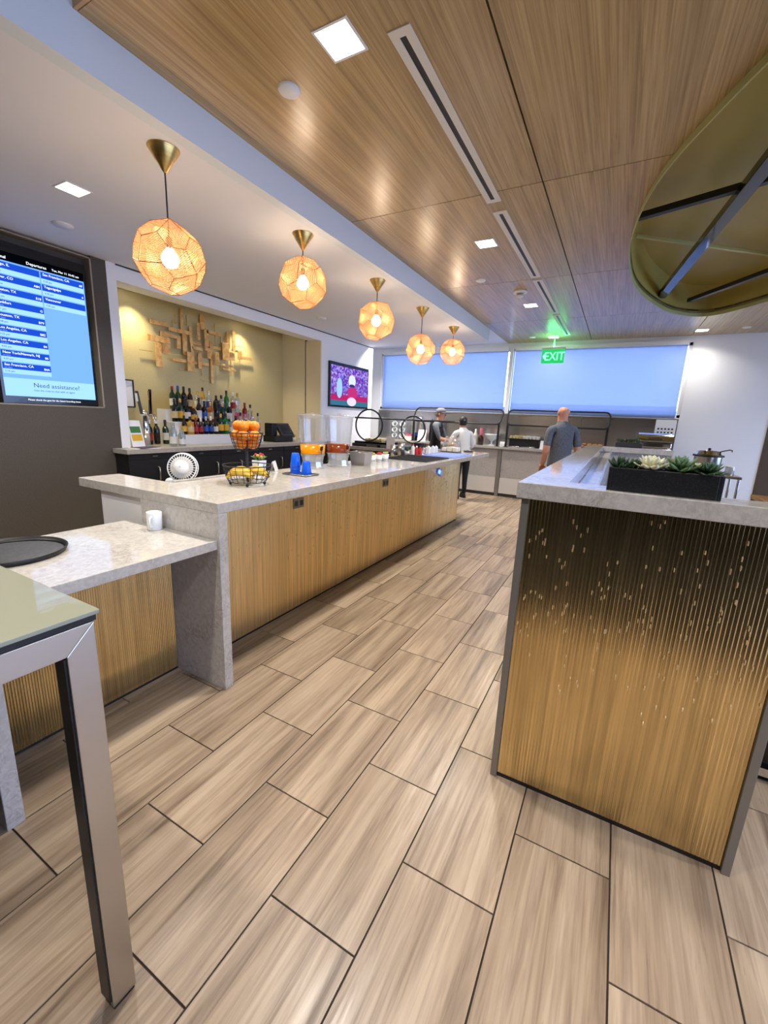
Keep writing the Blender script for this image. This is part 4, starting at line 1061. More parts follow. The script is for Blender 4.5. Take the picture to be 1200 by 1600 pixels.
for i, (rr, a, z, lay) in enumerate(_spots):
    t = thing('orange_fruit', 'ripe orange in the %s layer of the upper wire basket' % lay, 'orange', (BX+rr*math.cos(a), BY+rr*math.sin(a), BZ+z), _or.uniform(0, 6), 'oranges in the upper wire basket')
    t.rotation_euler = (_or.uniform(-.6,.6), _or.uniform(-.6,.6), _or.uniform(0,6))
    for me, nm in ((_om, 'peel'), (_os, 'stem_button')):
        o = bpy.data.objects.new(nm, me); C.objects.link(o); o.parent = t
def bunch(label, loc, rz, n, flip=1):
    t = thing('banana_bunch', label, 'bananas', loc, rz, 'bananas in the lower wire basket')
    for k in range(n):
        oy = (k-(n-1)/2)*0.027; L = 0.074
        pts = []; rs = []
        for q in range(9):
            u = q/8*2-1; pts.append((u*L, oy*(1-0.55*max(0, u)), 0.024+0.034*(1-u*u)*flip+0.014*(k % 2))); rs.append(0.019*(1-abs(u)**3.5*0.75))
        bn = MB().tube(pts, rs, 10).build('banana', M['banana'], t)
        MB().cyl(pts[-1], (pts[-1][0]+0.012, pts[-1][1]*0.6, pts[-1][2]-0.004), 0.005, 0.006, 6).build('stem', M['bananatip'], bn)
bunch('larger bunch of yellow bananas in the front of the lower wire basket', (BX-0.01, BY-0.052, BZ+0.028), 0.55, 4)
bunch('smaller bunch of bananas at the back of the lower wire basket', (BX+0.015, BY+0.058, BZ+0.028), 0.55, 3)

fan = thing('desk_fan', 'small white round desk fan with slotted grille standing behind the bar end', 'fan', (-2.525, 1.83, -0.015))
# the fan stands on a low shelf behind the bar
M_fan = M['plastic']
_c = Vector((0, 0, 1.155)); _d = Vector((0.55, -0.80, 0.22)).normalized(); _a = Vector((0,0,1)).cross(_d).normalized(); _b = _d.cross(_a)
def fpt(r, a, off): return _c + _d*off + r*(math.cos(a)*_a+math.sin(a)*_b)
m = MB()
for rr, off in ((0.098, 0.0), (0.092, 0.018), (0.045, 0.032)):
    m.tube([fpt(rr, 2*PI*i/40, off) for i in range(40)], 0.004, 6, closed=True)
for i in range(32):
    a = 2*PI*i/32; m.tube([fpt(0.098, a, 0.0), fpt(0.094, a, 0.018), fpt(0.07, a, 0.027), fpt(0.042, a, 0.033)], 0.0021, 4)
m.build('grille', M_fan, fan)
m = MB(); m.add([fpt(0.094, 2*PI*i/32, -0.006) for i in range(32)], [tuple(range(32))]); m.build('backing_plate', M['darkgrey'], fan)
m = MB(); m.add([fpt(0.074, 2*PI*i/32, 0.020) for i in range(32)], [tuple(range(32))]); m.build('inner_disc', M['offwhite'], fan)
m = MB(); m.add([p for k, (r, o) in enumerate(((0.045,0.028),(0.043,0.042),(0.030,0.052),(0.004,0.055))) for p in [fpt(r, 2*PI*i/20, o) for i in range(20)]], [(k*20+i, k*20+(i+1) % 20, (k+1)*20+(i+1) % 20, (k+1)*20+i) for k in range(3) for i in range(20)], True); m.build('motor_hub', M_fan, fan)
MB().tube([_c-_d*0.004-_b*0.095, _c-_d*0.03-_b*0.12+Vector((0,0,-0.0)), (-0.02, 0.02, 0.97)], 0.012, 8).build('stem', M_fan, fan)
MB().lathe([(0.001,0.946),(0.085,0.946),(0.085,0.955),(0.05,0.968),(0.001,0.975)], 24).build('base', M_fan, fan)
MB().sph((-0.085, -0.03, 1.055), (0.05,0.035,0.028)).build('control_box', M_fan, fan)
t = thing('under_bar_shelf', 'stainless service shelf behind the bar under the fan', 'shelf', (-2.7, 2.6, 0))
MB().box(-2.90, -2.47, 1.75, 5.6, 0.905, 0.93).build('shelf_top', M['steel_soft'], t, world=True, bevel=0.002)
MB().box(-2.86, -2.44, 1.76, 5.58, 0.0, 0.904).build('cabinet_body', M['blackcab'], t, world=True)

t = thing('cup_tray', 'shallow grey serving tray under the blue cups on the bar', 'tray', (-2.13, 2.56, BZ))
MB().box(-0.11, 0.12, -0.08, 0.08, 0.0, 0.006).build('tray_floor', M['darkgrey'], t, bevel=0.002)
MB().tube([(-0.11,-0.08,0.008),(0.12,-0.08,0.008),(0.12,0.08,0.008),(-0.11,0.08,0.008)], 0.004, 6, closed=True).build('tray_rim', M['steel'], t)
def cup_stack(x, y, n, label):
    for k in range(n):
        t = thing('blue_cup', label[k], 'cup', (x, y, BZ+0.007+k*0.028), group='blue plastic cups on the bar')
        MB().lathe([(0.040,0.0),(0.041,0.004),(0.028,0.098),(0.026,0.101),(0.001,0.101)], 20).build('cup_wall', M['bluecup'], t)
        MB().tube([(0.0405*math.cos(2*PI*i/20), 0.0405*math.sin(2*PI*i/20), 0.002) for i in range(20)], 0.002, 5, closed=True).build('rolled_rim', M['bluecup'], t)
cup_stack(-2.185, 2.57, 3, ['bottom cup of the taller upturned blue stack on the bar','middle cup of the taller upturned blue stack on the bar','top cup of the taller upturned blue stack on the bar'])
cup_stack(-2.08, 2.575, 1, ['single upturned blue cup standing right of the taller blue stack'])

def dispenser(loc, rz, liquid, label, S_=1.0):
    t = thing('drink_dispenser', label, 'drink dispenser', loc, rz, 'clear drink dispensers on the bar')
    def ripple(z0, z1, r0, r1, n, am): return [(r0+(r1-r0)*i/n+am*(i % 2), z0+(z1-z0)*i/n) for i in range(n+1)]
    MB().lathe(ripple(0.208, 0.44, 0.110, 0.128, 12, 0.0045)+[(0.134,0.447),(0.134,0.453)], 30).build('tub', M['clear'], t)
    MB().lathe([(0.001,0.126),(0.103,0.126),(0.1045,0.130),(0.1095,0.205),(0.001,0.207)], 30).build('liquid', liquid, t)
    pts = [(0.106,0.0),(0.108,0.006),(0.095,0.02),(0.088,0.06),(0.096,0.105),(0.106,0.12),(0.106,0.125)]
    m = MB(); n = 24; vs = []
    for r, z in pts: vs += [((r*(1+0.04*(i % 2)))*math.cos(2*PI*i/n), (r*(1+0.04*(i % 2)))*math.sin(2*PI*i/n), z) for i in range(n)]
    m.add(vs, [(k*n+i, k*n+(i+1) % n, (k+1)*n+(i+1) % n, (k+1)*n+i) for k in range(len(pts)-1) for i in range(n)]); m.build('pedestal', M['crystal'], t)
    MB().lathe([(0.136,0.454),(0.136,0.460),(0.05,0.468),(0.018,0.470),(0.016,0.482),(0.001,0.484)], 30).build('lid', M['clear'], t)
    sp = MB().cyl((0.104,0,0.152), (0.145,0,0.152), 0.011, n=10).cyl((0.142,0,0.165), (0.142,0,0.128), 0.010, n=10).build('spigot', M['chrome'], t)
    MB().obox((0.142,0,0.182), (0.006,0,0), (0,0.012,0), (0.004,0,0.018)).build('tap_lever', M['black'], sp, bevel=0.003)
dispenser((-2.345, 2.99, BZ), -0.35, M['juice'], 'clear ribbed dispenser of bright orange juice, left of the tea dispenser')
dispenser((-2.285, 3.30, BZ), -0.35, M['tea'], 'clear ribbed dispenser of brown tea, right of the orange juice')

t = thing('steel_bin', 'square stainless steel bin on the bar right of the dispensers', 'steel bin', (-2.185, 3.545, BZ), 0.08)
m = MB(); m.add([(-0.07,-0.07,0),(0.07,-0.07,0),(0.07,0.07,0),(-0.07,0.07,0),(-0.085,-0.085,0.125),(0.085,-0.085,0.125),(0.085,0.085,0.125),(-0.085,0.085,0.125)], [(0,3,2,1),(0,1,5,4),(1,2,6,5),(2,3,7,6),(3,0,4,7)])
m.add([(-0.083,-0.083,0.124),(0.083,-0.083,0.124),(0.083,0.083,0.124),(-0.083,0.083,0.124),(-0.069,-0.069,0.004),(0.069,-0.069,0.004),(0.069,0.069,0.004),(-0.069,0.069,0.004)], [(4,5,6,7),(0,4,7,3),(3,7,6,2),(2,6,5,1),(1,5,4,0)])
m.build('pan', M['steel'], t)
MB().tube([(-0.087,-0.087,0.125),(0.087,-0.087,0.125),(0.087,0.087,0.125),(-0.087,0.087,0.125)], 0.004, 6, closed=True).build('rolled_rim', M['steel'], t)
for i, (x, y, mt, lb) in enumerate(((-2.24,3.86,'yellowgreen','green fruit slices, nearest the steel bin'),(-2.225,3.975,'red','red fruit, the middle of three'),(-2.21,4.09,'food','yellow fruit, nearest the rubber mat'))):
    t = thing('fruit_cup', 'white tapered cup of %s' % lb, 'fruit cup', (x, y, BZ), group='fruit cups in a row on the bar')
    MB().lathe([(0.001,0),(0.030,0),(0.030,0.006),(0.042,0.075),(0.038,0.075),(0.027,0.010)], 18).build('cup', M['ceramic'], t)
    MB().lathe([(0.0305,0.004),(0.0345,0.028)], 18).build('clear_foot', M['crystal'], t)
    r = random.Random(i)
    for q in range(6):
        a = q*PI/3; MB().sph((0.018*math.cos(a), 0.018*math.sin(a), 0.078+0.012*r.random()), (0.017,0.014,0.012), 8, 5).build('fruit_piece', M[mt], t)
t = thing('rubber_mat', 'black ridged rubber mat on the bar between the fruit cups and blue board', 'bar mat', (-2.08, 4.68, BZ))
MB().box(-0.30, 0.27, -0.36, 0.36, 0.0, 0.007).build('mat_base', M['rubber'], t, bevel=0.003)
m = MB()
for i in range(22): m.box(-0.29, 0.26, -0.345+i*0.0328, -0.345+i*0.0328+0.013, 0.007, 0.0105)
m.build('ridges', M['rubber'], t)
t = thing('cutting_board', 'pale blue shiny board lying on the far part of the bar', 'board', (-1.98, 5.46, BZ))
MB().box(-0.24, 0.22, -0.36, 0.36, 0.0, 0.012).build('board', M['bluepad'], t, bevel=0.004)
MB().tube([(-0.21,-0.33,0.0125),(0.19,-0.33,0.0125),(0.19,0.33,0.0125),(-0.21,0.33,0.0125)], 0.003, 5, closed=True).build('groove_line', M['bluecup'], t)
t = thing('utensil_holder', 'tall steel cylinder for utensils behind the rubber mat', 'utensil holder', (-2.40, 4.86, BZ))
MB().lathe([(0.001,0),(0.045,0),(0.048,0.16),(0.044,0.16),(0.042,0.006),(0.001,0.005)], 20).build('canister', M['steel'], t)
MB().tube([(0.049*math.cos(2*PI*i/20),0.049*math.sin(2*PI*i/20),0.16) for i in range(20)], 0.003, 5, closed=True).build('rolled_rim', M['steel'], t)
t = thing('steel_canister', 'second steel canister, slimmer, left of the utensil holder', 'canister', (-2.42, 4.68, BZ))
MB().lathe([(0.001,0),(0.035,0),(0.036,0.13),(0.001,0.131)], 18).build('canister', M['steel'], t)
MB().lathe([(0.037,0.125),(0.037,0.138),(0.012,0.145),(0.001,0.15)], 18).build('lid', M['steel'], t)
t = thing('herb_pot', 'little white pot with a green sprig beside the condiment bottles', 'plant', (-2.38, 5.0, BZ))
MB().lathe([(0.001,0),(0.025,0),(0.033,0.05),(0.029,0.05),(0.001,0.046)], 16).build('pot', M['ceramic'], t)
for i in range(9):
    a = i*2.4; MB().tube([(0,0,0.045),(0.012*math.cos(a),0.012*math.sin(a),0.075),(0.024*math.cos(a),0.024*math.sin(a),0.10+0.006*(i % 3))], [0.003,0.007,0.001], 5).build('leaf', M['leaf_green'], t)
for i, (x, y, h, body, cap, lb) in enumerate(((-2.34,5.09,0.15,'plastic','red','white sauce bottle with a red cap behind the blue board'),(-2.32,5.16,0.12,'red','white','red sauce bottle second in the condiment row'),(-2.30,5.23,0.125,'red','dark','darker red sauce bottle third in the condiment row'),
        (-2.29,5.31,0.10,'clear','silver','small clear shaker with a silver top in the condiment row'),(-2.28,5.38,0.10,'clear','silver2','last clear shaker before the white cartons'))):
    t = thing('sauce_bottle' if i < 3 else 'shaker', lb, 'bottle' if i < 3 else 'shaker', (x, y, BZ), group='condiments along the back of the bar')
    MB().lathe([(0.001,0),(0.022,0),(0.024,0.006),(0.023,h*0.68),(0.010,h*0.82),(0.009,h*0.86)], 16).build('body', M[body], t)
    MB().lathe([(0.012,h*0.84),(0.012,h*0.93),(0.004,h),(0.001,h)], 12).build('cap', {'red': M['red'], 'white': M['plastic'], 'dark': M['black']}.get(cap, M['steel']), t)
for i, (x, y) in enumerate(((-2.29,5.49),(-2.26,5.58),(-2.25,5.67))):
    t = thing('milk_carton', '%s small white carton behind the blue board' % ('first','second','third')[i], 'carton', (x, y, BZ), 0.1*i, 'white cartons on the bar')
    MB().box(-0.025,0.025,-0.025,0.025,0,0.085).build('carton_body', M['paper'], t)
    MB().add([(-0.025,-0.025,0.085),(0.025,-0.025,0.085),(0.025,0.025,0.085),(-0.025,0.025,0.085),(0,-0.025,0.11),(0,0.025,0.11)], [(0,1,4),(1,2,5,4),(2,3,5),(3,0,4,5)]).build('gable_top', M['paper'], t)
t = thing('apple', 'dark red apple behind the white cartons', 'apple', (-2.36, 5.60, BZ+0.036))
MB().lathe([(0.004,-0.034),(0.022,-0.032),(0.036,-0.008),(0.036,0.012),(0.022,0.030),(0.006,0.026)], 18).build('skin', M['red'], t)
MB().cyl((0,0,0.026), (0.004,0,0.042), 0.002, n=6).build('stem', M['bananatip'], t)
t = thing('cheese_tray', 'dark tray of white cubes near the far end of the bar', 'tray', (-2.20, 6.17, BZ))
MB().box(-0.14, 0.14, -0.09, 0.09, 0, 0.008).build('tray_plate', M['black'], t, bevel=0.003)
for i in range(6):
    MB().box(-0.125+0.085*(i % 3), -0.05+0.085*(i % 3), -0.075+0.078*(i//3), -0.005+0.078*(i//3), 0.008, 0.062+0.008*((i*5) % 3)).build('cube', M['offwhite'], t, bevel=0.006)
t = thing('bread_basket', 'brown crusty bread rolls piled under a clear dome on the bar end', 'bread', (-2.28, 6.42, BZ))
MB().lathe([(0.001,0),(0.14,0),(0.15,0.015),(0.001,0.015)], 24).build('plate', M['black'], t)
_r = random.Random(9)
for i in range(9):
    a = i*2.399; rr = 0.085*math.sqrt(i/9); MB().sph((rr*math.cos(a), rr*math.sin(a), 0.045+0.035*(i < 3)), (0.042,0.034,0.028), 10, 6).build('roll', M['bread'], t)
MB().lathe([(0.148,0.016),(0.146,0.10),(0.115,0.17),(0.06,0.205),(0.018,0.212),(0.018,0.23),(0.001,0.232)], 28).build('dome', M['clear'], t)
t = thing('tong_plate', 'small dark plate with silver tongs at the far end of the bar', 'plate', (-2.02, 6.47, BZ))
MB().lathe([(0.001,0),(0.06,0),(0.085,0.012),(0.082,0.014),(0.001,0.005)], 24).build('plate', M['black'], t)
for s in (-1, 1): MB().tube([(-0.07,0.004*s,0.02),(-0.02,0.016*s,0.026),(0.05,0.022*s,0.022),(0.085,0.010*s,0.018)], 0.005, 6).build('tong_arm', M['chrome'], t)
t = thing('flower_vase', 'little white square vase of red and green flowers behind the fruit basket', 'vase', (-2.40, 2.40, BZ))
m = MB().add([(-0.032,-0.032,0),(0.032,-0.032,0),(0.032,0.032,0),(-0.032,0.032,0),(-0.04,-0.04,0.10),(0.04,-0.04,0.10),(0.04,0.04,0.10),(-0.04,0.04,0.10)], [(0,3,2,1),(0,1,5,4),(1,2,6,5),(2,3,7,6),(3,0,4,7),(4,5,6,7)]); m.build('vase_body', M['ceramic'], t, bevel=0.004)
_r = random.Random(4)
for i in range(14):
    a = i*2.399; rr = 0.035*math.sqrt(i/14); MB().sph((rr*math.cos(a), rr*math.sin(a), 0.125+0.02*_r.random()), 0.013, 8, 5).build('flower', M['magenta'] if i < 9 else M['yellowgreen'], t)
for i in range(8):
    a = i*PI/4; MB().tube([(0.01*math.cos(a),0.01*math.sin(a),0.095),(0.04*math.cos(a),0.04*math.sin(a),0.125),(0.062*math.cos(a),0.062*math.sin(a),0.13)], [0.003,0.009,0.001], 5).build('leaf', M['leaf_green'], t)
t = thing('white_note', 'white folded card standing behind the flower vase on the bar', 'card', (-2.42, 2.58, BZ), 0.5)
MB().obox((0.012,0,0.04), (0.001,0,0), (0,0.05,0), (-0.012,0,0.04)).build('card_face', M['paper'], t)
MB().obox((-0.012,0,0.04), (0.001,0,0), (0,0.05,0), (0.012,0,0.04)).build('card_face', M['paper'], t)

# ---- on the low counter
t = thing('coffee_mug', 'plain white coffee mug on the low counter', 'mug', (-2.165, 1.375, LZ), -0.95)
MB().lathe([(0.001,0.002),(0.034,0),(0.038,0.004),(0.039,0.098),(0.037,0.100),(0.035,0.097),(0.034,0.012),(0.001,0.008)], 26).build('cup_wall', M['ceramic'], t)
MB().tube([(0.037,0,0.078),(0.058,0,0.074),(0.064,0,0.052),(0.056,0,0.028),(0.037,0,0.022)], 0.0055, 8).build('handle', M['ceramic'], t)
t = thing('serving_tray', 'round black serving tray with a raised rim lying on the low counter', 'tray', (-2.26, 0.765, LZ))
MB().lathe([(0.001,0),(0.19,0),(0.195,0.004),(0.19,0.006),(0.001,0.005)], 40).build('tray_floor', mat_noise('tray_grip', srgb(52,52,54), srgb(70,70,72), 90, 0.6), t)
MB().lathe([(0.192,0.002),(0.203,0.004),(0.210,0.022),(0.206,0.025),(0.196,0.008)], 40).build('rim', M['black'], t)

# ================================================================== FAR BUFFET
FZ = 1.045
fc = thing('buffet_counter', 'long grey stone buffet counter running under the window', 'counter', (-2.0, 9.3, 0))
MB().box(-5.6, 0.95, 8.93, 9.62, FZ-0.045, FZ).build('stone_top', M['quartz_far'], fc, world=True, bevel=0.003)
MB().box(-5.58, 0.93, 9.02, 9.60, 0.06, FZ-0.0455).build('carcass', M['trimgrey'], fc, world=True)
for a, b in ((-5.5,-3.85),(-3.82,-2.17),(-2.08,-0.60),(-0.57,0.93)):
    MB().box(a, b, 8.985, 9.0195, 0.40, FZ-0.0455).build('upper_panel', M['quartz_far'], fc, world=True)
    MB().box(a, b, 8.975, 9.0195, 0.07, 0.398).build('lower_panel', pbr('pale_panel', srgb(206,200,190), 0.4), fc, world=True)
MB().box(-2.16, -2.09, 8.97, 9.0195, 0.0, FZ-0.0455).build('seam_post', M['trimgrey'], fc, world=True)
MB().box(-5.5, 0.93, 9.0, 9.05, 0.0, 0.06).build('kick_plate', M['darkgrey'], fc, world=True)
bs = thing('steel_backsplash', 'brushed steel backsplash between the buffet counter and the window shades', 'backsplash', (-2.2, 9.66, FZ))
for i, (a, b) in enumerate(((-5.45,-3.9),(-3.9,-2.3),(-2.3,-0.7),(-0.7,0.94))):
    MB().box(a+0.002, b-0.002, 9.645, 9.665, FZ, 1.715).build('steel_panel', M['steel_soft'], bs, world=True)
MB().box(-5.45, 0.94, 9.625, 9.665, 1.716, 1.735).build('top_rail', M['steel'], bs, world=True)

def rrect(x0, x1, z0, z1, r, n=6, lean=0.0):
    P = []
    for cx, cz, a0 in ((x1-r,z1-r,0),(x0+r,z1-r,PI/2),(x0+r,z0+r,PI),(x1-r,z0+r,1.5*PI)):
        for i in range(n+1):
            a = a0+PI/2*i/n; P.append((cx+r*math.cos(a), cz+r*math.sin(a)))
    return P
for i, (x0, x1, lb) in enumerate(((-4.18,-2.19,'black framed glass food guard behind the cook in the cap'),(-2.05,-0.17,'black framed glass food guard beside the man in the grey shirt'))):
    t = thing('food_guard', lb, 'food guard', ((x0+x1)/2, 9.0, FZ), group='food guards on the buffet counter')
    m = MB(); pts = []
    for x, z in rrect(x0, x1, 1.50, 1.80, 0.09): pts.append((x+(0.05 if i == 0 else 0)*(z-1.5)/0.3, 8.99+0.10*(z-1.5)/0.3, z))
    m.tube(pts, 0.017, 8, closed=True); m.build('guard_frame', M['black'], t, world=True)
    MB().add([(x0+0.03,8.99,1.51),(x1-0.03,8.99,1.51),(x1-0.03,9.085,1.79),(x0+0.03,9.085,1.79)], [(0,1,2,3)]).build('glass_panel', M['glass'], t, world=True)
    for x in (x0+0.02, x1-0.02):
        MB().box(x-0.02, x+0.02, 9.0, 9.03, FZ, 1.53).build('post', M['black'], t, world=True, bevel=0.003)
        MB().box(x-0.045, x+0.045, 8.97, 9.07, FZ, FZ+0.01).build('base_plate', M['black'], t, world=True)
def small(name, label, cat, loc, parts, rz=0.0, group=None):
    t = thing(name, label, cat, loc, rz, group)
    for nm, mb, mt in parts: mb.build(nm, M[mt] if isinstance(mt, str) else mt, t)
    return t
small('dressing_bottle', 'tall cream dressing bottle on the buffet counter left of the white bowl', 'bottle', (-2.73, 9.15, FZ), [
    ('body', MB().lathe([(0.001,0),(0.05,0),(0.055,0.02),(0.052,0.2),(0.025,0.26),(0.02,0.29)], 18), 'offwhite'), ('cap', MB().lathe([(0.022,0.28),(0.022,0.32),(0.01,0.34),(0.001,0.34)], 12), 'plastic')])
small('syrup_bottle', 'dark brown syrup bottle with pink cap between the dressing and the bowl', 'bottle', (-2.60, 9.13, FZ), [
    ('body', MB().lathe([(0.001,0),(0.06,0),(0.06,0.16),(0.03,0.2),(0.025,0.22)], 18), GL['dark brown']), ('cap', MB().lathe([(0.03,0.21),(0.035,0.34),(0.02,0.36),(0.001,0.36)], 12), LB['pink'])])
small('salad_bowl', 'white bowl of salad raised on a stand at the buffet', 'bowl', (-2.40, 9.28, FZ), [
    ('stand', MB().lathe([(0.001,0),(0.09,0),(0.08,0.012),(0.02,0.03),(0.02,0.09),(0.06,0.11),(0.001,0.11)], 20), 'ceramic'),
    ('bowl_wall', MB().lathe([(0.05,0.11),(0.10,0.14),(0.155,0.22),(0.165,0.245),(0.158,0.245),(0.10,0.15),(0.001,0.13)], 28), 'ceramic'),
    ('salad', MB().sph((0,0,0.21), (0.135,0.135,0.04), 18, 8), 'food')])
small('label_card', 'white food label card standing at the foot of the salad bowl', 'card', (-2.14, 9.16, FZ), [
    ('card', MB().obox((0,0,0.05), (0.05,0,0), (0,0.001,0), (0,0.02,0.05)), 'paper'), ('card_foot', MB().box(-0.05,0.05,-0.01,0.035,0,0.002), 'paper')])
t = thing('sandwich_riser', 'black riser with a tray of small sandwiches behind the food guard', 'food tray', (-1.72, 9.37, FZ))
MB().box(-0.30,0.30,-0.11,0.11,0.0,0.16).build('riser_body', M['black'], t, bevel=0.004)
MB().box(-0.36,0.36,-0.13,0.13,0.16,0.178).build('tray', M['black'], t, bevel=0.003)
for i in range(9): MB().box(-0.31+i*0.068,-0.252+i*0.068,-0.09,0.09,0.178,0.235+0.008*(i % 2)).build('sandwich', M['food'] if i < 4 else M['offwhite'], t, bevel=0.008)
for i, (x, lb) in enumerate(((-1.93,'silver serving tongs lying left before the black sandwich riser'),(-1.62,'silver serving tongs lying right before the black sandwich riser'))):
    t = thing('serving_tongs', lb, 'tongs', (x, 9.16, FZ), 0.1, 'tongs at the buffet')
    for s in (-1, 1): MB().tube([(-0.12,0.005*s,0.01),(0.0,0.022*s,0.016),(0.10,0.026*s,0.02),(0.14,0.012*s,0.012)], [0.008,0.008,0.014,0.016], 6).build('tong_arm', M['chrome'], t)
small('menu_card', 'tall white card standing right of the sandwich riser', 'card', (-1.29, 9.08, FZ), [('card', MB().obox((0,0,0.085), (0.07,0,0), (0,0.001,0), (0,0.02,0.085)), 'paper'), ('card_foot', MB().box(-0.07,0.07,-0.02,0.04,0,0.002), 'paper')])
small('glass_bowl', 'clear glass bowl of pink food beside the man in grey', 'bowl', (-1.05, 9.14, FZ), [
    ('bowl_wall', MB().lathe([(0.001,0.004),(0.07,0.0),(0.13,0.1),(0.15,0.17),(0.143,0.17),(0.12,0.1),(0.06,0.012)], 26), 'clear'), ('food', MB().sph((0,0,0.09), (0.11,0.11,0.05), 16, 8), pbr('pink_food', srgb(210,150,120), 0.6))])
t = thing('pastry_tray', 'low tray of pastries behind the man in grey', 'food tray', (-0.47, 9.25, FZ))
MB().box(-0.24,0.24,-0.13,0.13,0,0.12).build('tray', M['steel'], t, bevel=0.006)
for i in range(10): MB().sph((-0.19+0.095*(i % 5), -0.05+0.1*(i//5), 0.14), (0.045,0.04,0.028), 10, 6).build('pastry', M['bread'], t)
t = thing('chafing_dish', 'polished chafing dish with rolled lid at the right end of the buffet', 'chafing dish', (0.59, 9.2, FZ))
for sx in (-1, 1):
    for sy in (-1, 1): MB().cyl((sx*0.24,sy*0.14,0), (sx*0.24,sy*0.14,0.20), 0.010, n=8).build('leg', M['chrome'], t)
MB().box(-0.26,0.26,-0.16,0.16,0.17,0.255).build('water_pan', M['chrome'], t, bevel=0.01)
m = MB(); n = 14
vs = [(sx*0.265, 0.165*math.cos(PI*i/n), 0.258+0.17*math.sin(PI*i/n)**0.75) for sx in (-1,1) for i in range(n+1)]
m.add(vs, [(i, n+1+i, n+2+i, i+1) for i in range(n)], True); m.add(vs[:n+1], [tuple(range(n+1))]); m.add(vs[n+1:], [tuple(range(n, -1, -1))]); m.build('roll_lid', M['chrome'], t)
MB().tube([(-0.1,-0.17,0.32),(-0.1,-0.2,0.33),(0.1,-0.2,0.33),(0.1,-0.17,0.32)], 0.008, 8).build('lid_handle', M['black'], t)
t = thing('allergen_sign', 'white sign printed with small icons on the steel backsplash', 'sign', (0.75, 9.619, 1.42))
MB().box(-0.16, 0.17, -0.003, 0.003, 0, 0.30).build('board', M['paper'], t)
for i in range(10): MB().box(-0.12+0.055*(i % 5), -0.09+0.055*(i % 5), -0.0045, -0.003, 0.05+0.065*(i//5), 0.08+0.065*(i//5)).build('icon', M['darkgrey'], t)
t = thing('herb_planter', 'small grey box planter of low dark foliage on the far counter cap', 'planter', (0.12, 5.715, SZ))
m = MB().box(-0.135,0.135,-0.05,0.05,0,0.052); m.build('box', M['darkgrey'], t, bevel=0.003)
MB().box(-0.125,0.125,-0.04,0.04,0.052,0.056).build('soil', M['soil'], t)
_r = random.Random(21)
_lf = leaf_mesh('leaf', 0.035, 0.018, 0.002, M['leaf_dark'], 0.2)
for i in range(70):
    o = bpy.data.objects.new('leaf', _lf); C.objects.link(o); o.parent = t
    o.location = (_r.uniform(-0.12,0.12), _r.uniform(-0.035,0.035), 0.056+_r.uniform(0,0.02)); o.rotation_euler = (0, -_r.uniform(0.1,1.3), _r.uniform(0,6.28))

# things on the left part of the buffet
t = thing('cup_dispenser', 'clear rack holding two columns of white upturned cups at the buffet', 'cup rack', (-4.60, 9.2, FZ))
MB().box(-0.20,0.20,-0.10,0.10,0,0.015).build('rack_base', M['clear'], t)
for x in (-0.2, 0.0, 0.2): MB().box(x-0.006,x+0.006,-0.10,0.10,0.015,0.44).build('divider', M['clear'], t)
for cx in (-0.1, 0.1):
    for k in range(3):
        z = 0.08+k*0.135
        cp = MB().lathe([(0.055,0),(0.058,0.004),(0.062,0.09),(0.055,0.09),(0.048,0.004)], 20).build('cup', M['ceramic'], t)
        cp.location = (cx, -0.02, z); cp.rotation_euler = (PI/2-0.25, 0, 0)
t = thing('coffee_urn', 'tall tapered steel coffee urn with blue band on the buffet', 'coffee urn', (-4.08, 9.2, FZ))
MB().lathe([(0.001,0),(0.12,0),(0.125,0.02),(0.11,0.12)], 24).build('base', M['black'], t)
MB().lathe([(0.122,0.115),(0.12,0.19)], 24).build('band', LB['blue'], t)
MB().lathe([(0.12,0.19),(0.095,0.50),(0.06,0.56),(0.001,0.565)], 24).build('body', M['steel'], t)
t = thing('thermos_flask', 'slim black thermos flask right of the coffee urn', 'flask', (-3.80, 9.25, FZ))
MB().lathe([(0.001,0),(0.06,0),(0.06,0.36),(0.045,0.42)], 20).build('body', M['black'], t)
MB().lathe([(0.045,0.415),(0.045,0.47),(0.02,0.50),(0.001,0.50)], 16).build('stopper', M['darkgrey'], t)
small('price_card', 'white printed card standing before the coffee urn', 'card', (-3.93, 8.99, FZ), [('card', MB().obox((0,0,0.13), (0.10,0,0), (0,0.001,0), (0,0.03,0.13)), 'paper'), ('card_foot', MB().box(-0.1,0.1,-0.03,0.05,0,0.002), 'paper')])
small('sugar_caddy', 'open box of pink and white sachets left of the coffee urn', 'caddy', (-4.29, 9.08, FZ), [('box', MB().box(-0.09,0.09,-0.06,0.06,0,0.10), 'offwhite'), ('sachets', MB().box(-0.07,0.0,-0.045,0.045,0.10,0.15).box(0.01,0.075,-0.045,0.045,0.10,0.14), LB['pink'])])

# cook station behind the bar
cs = thing('cook_station', 'grey stone topped cook station standing behind the far part of the bar', 'counter', (-3.75, 7.4, 0))
MB().box(-4.62, -2.98, 6.85, 7.85, 0.92, 0.98).build('stone_top', M['quartz_far'], cs, world=True, bevel=0.003)
MB().box(-4.58, -3.02, 6.90, 7.82, 0.0, 0.9195).build('body', M['blackcab'], cs, world=True)
wt = thing('food_warmer', 'long black food warming tray on the cook station', 'food warmer', (-3.9, 7.2, 0.98))
MB().box(-0.58, 0.60, -0.28, 0.30, 0.0, 0.06).build('warmer_base', M['black'], wt, bevel=0.006)
MB().box(-0.55, 0.20, -0.24, 0.26, 0.06, 0.10).build('warmer_deck', M['blackgloss'], wt, bevel=0.004)
for i in range(2): MB().box(-0.25+0.3*i, -0.02+0.3*i, -0.285, -0.28, 0.012, 0.045).build('vent', M['steel'], wt)
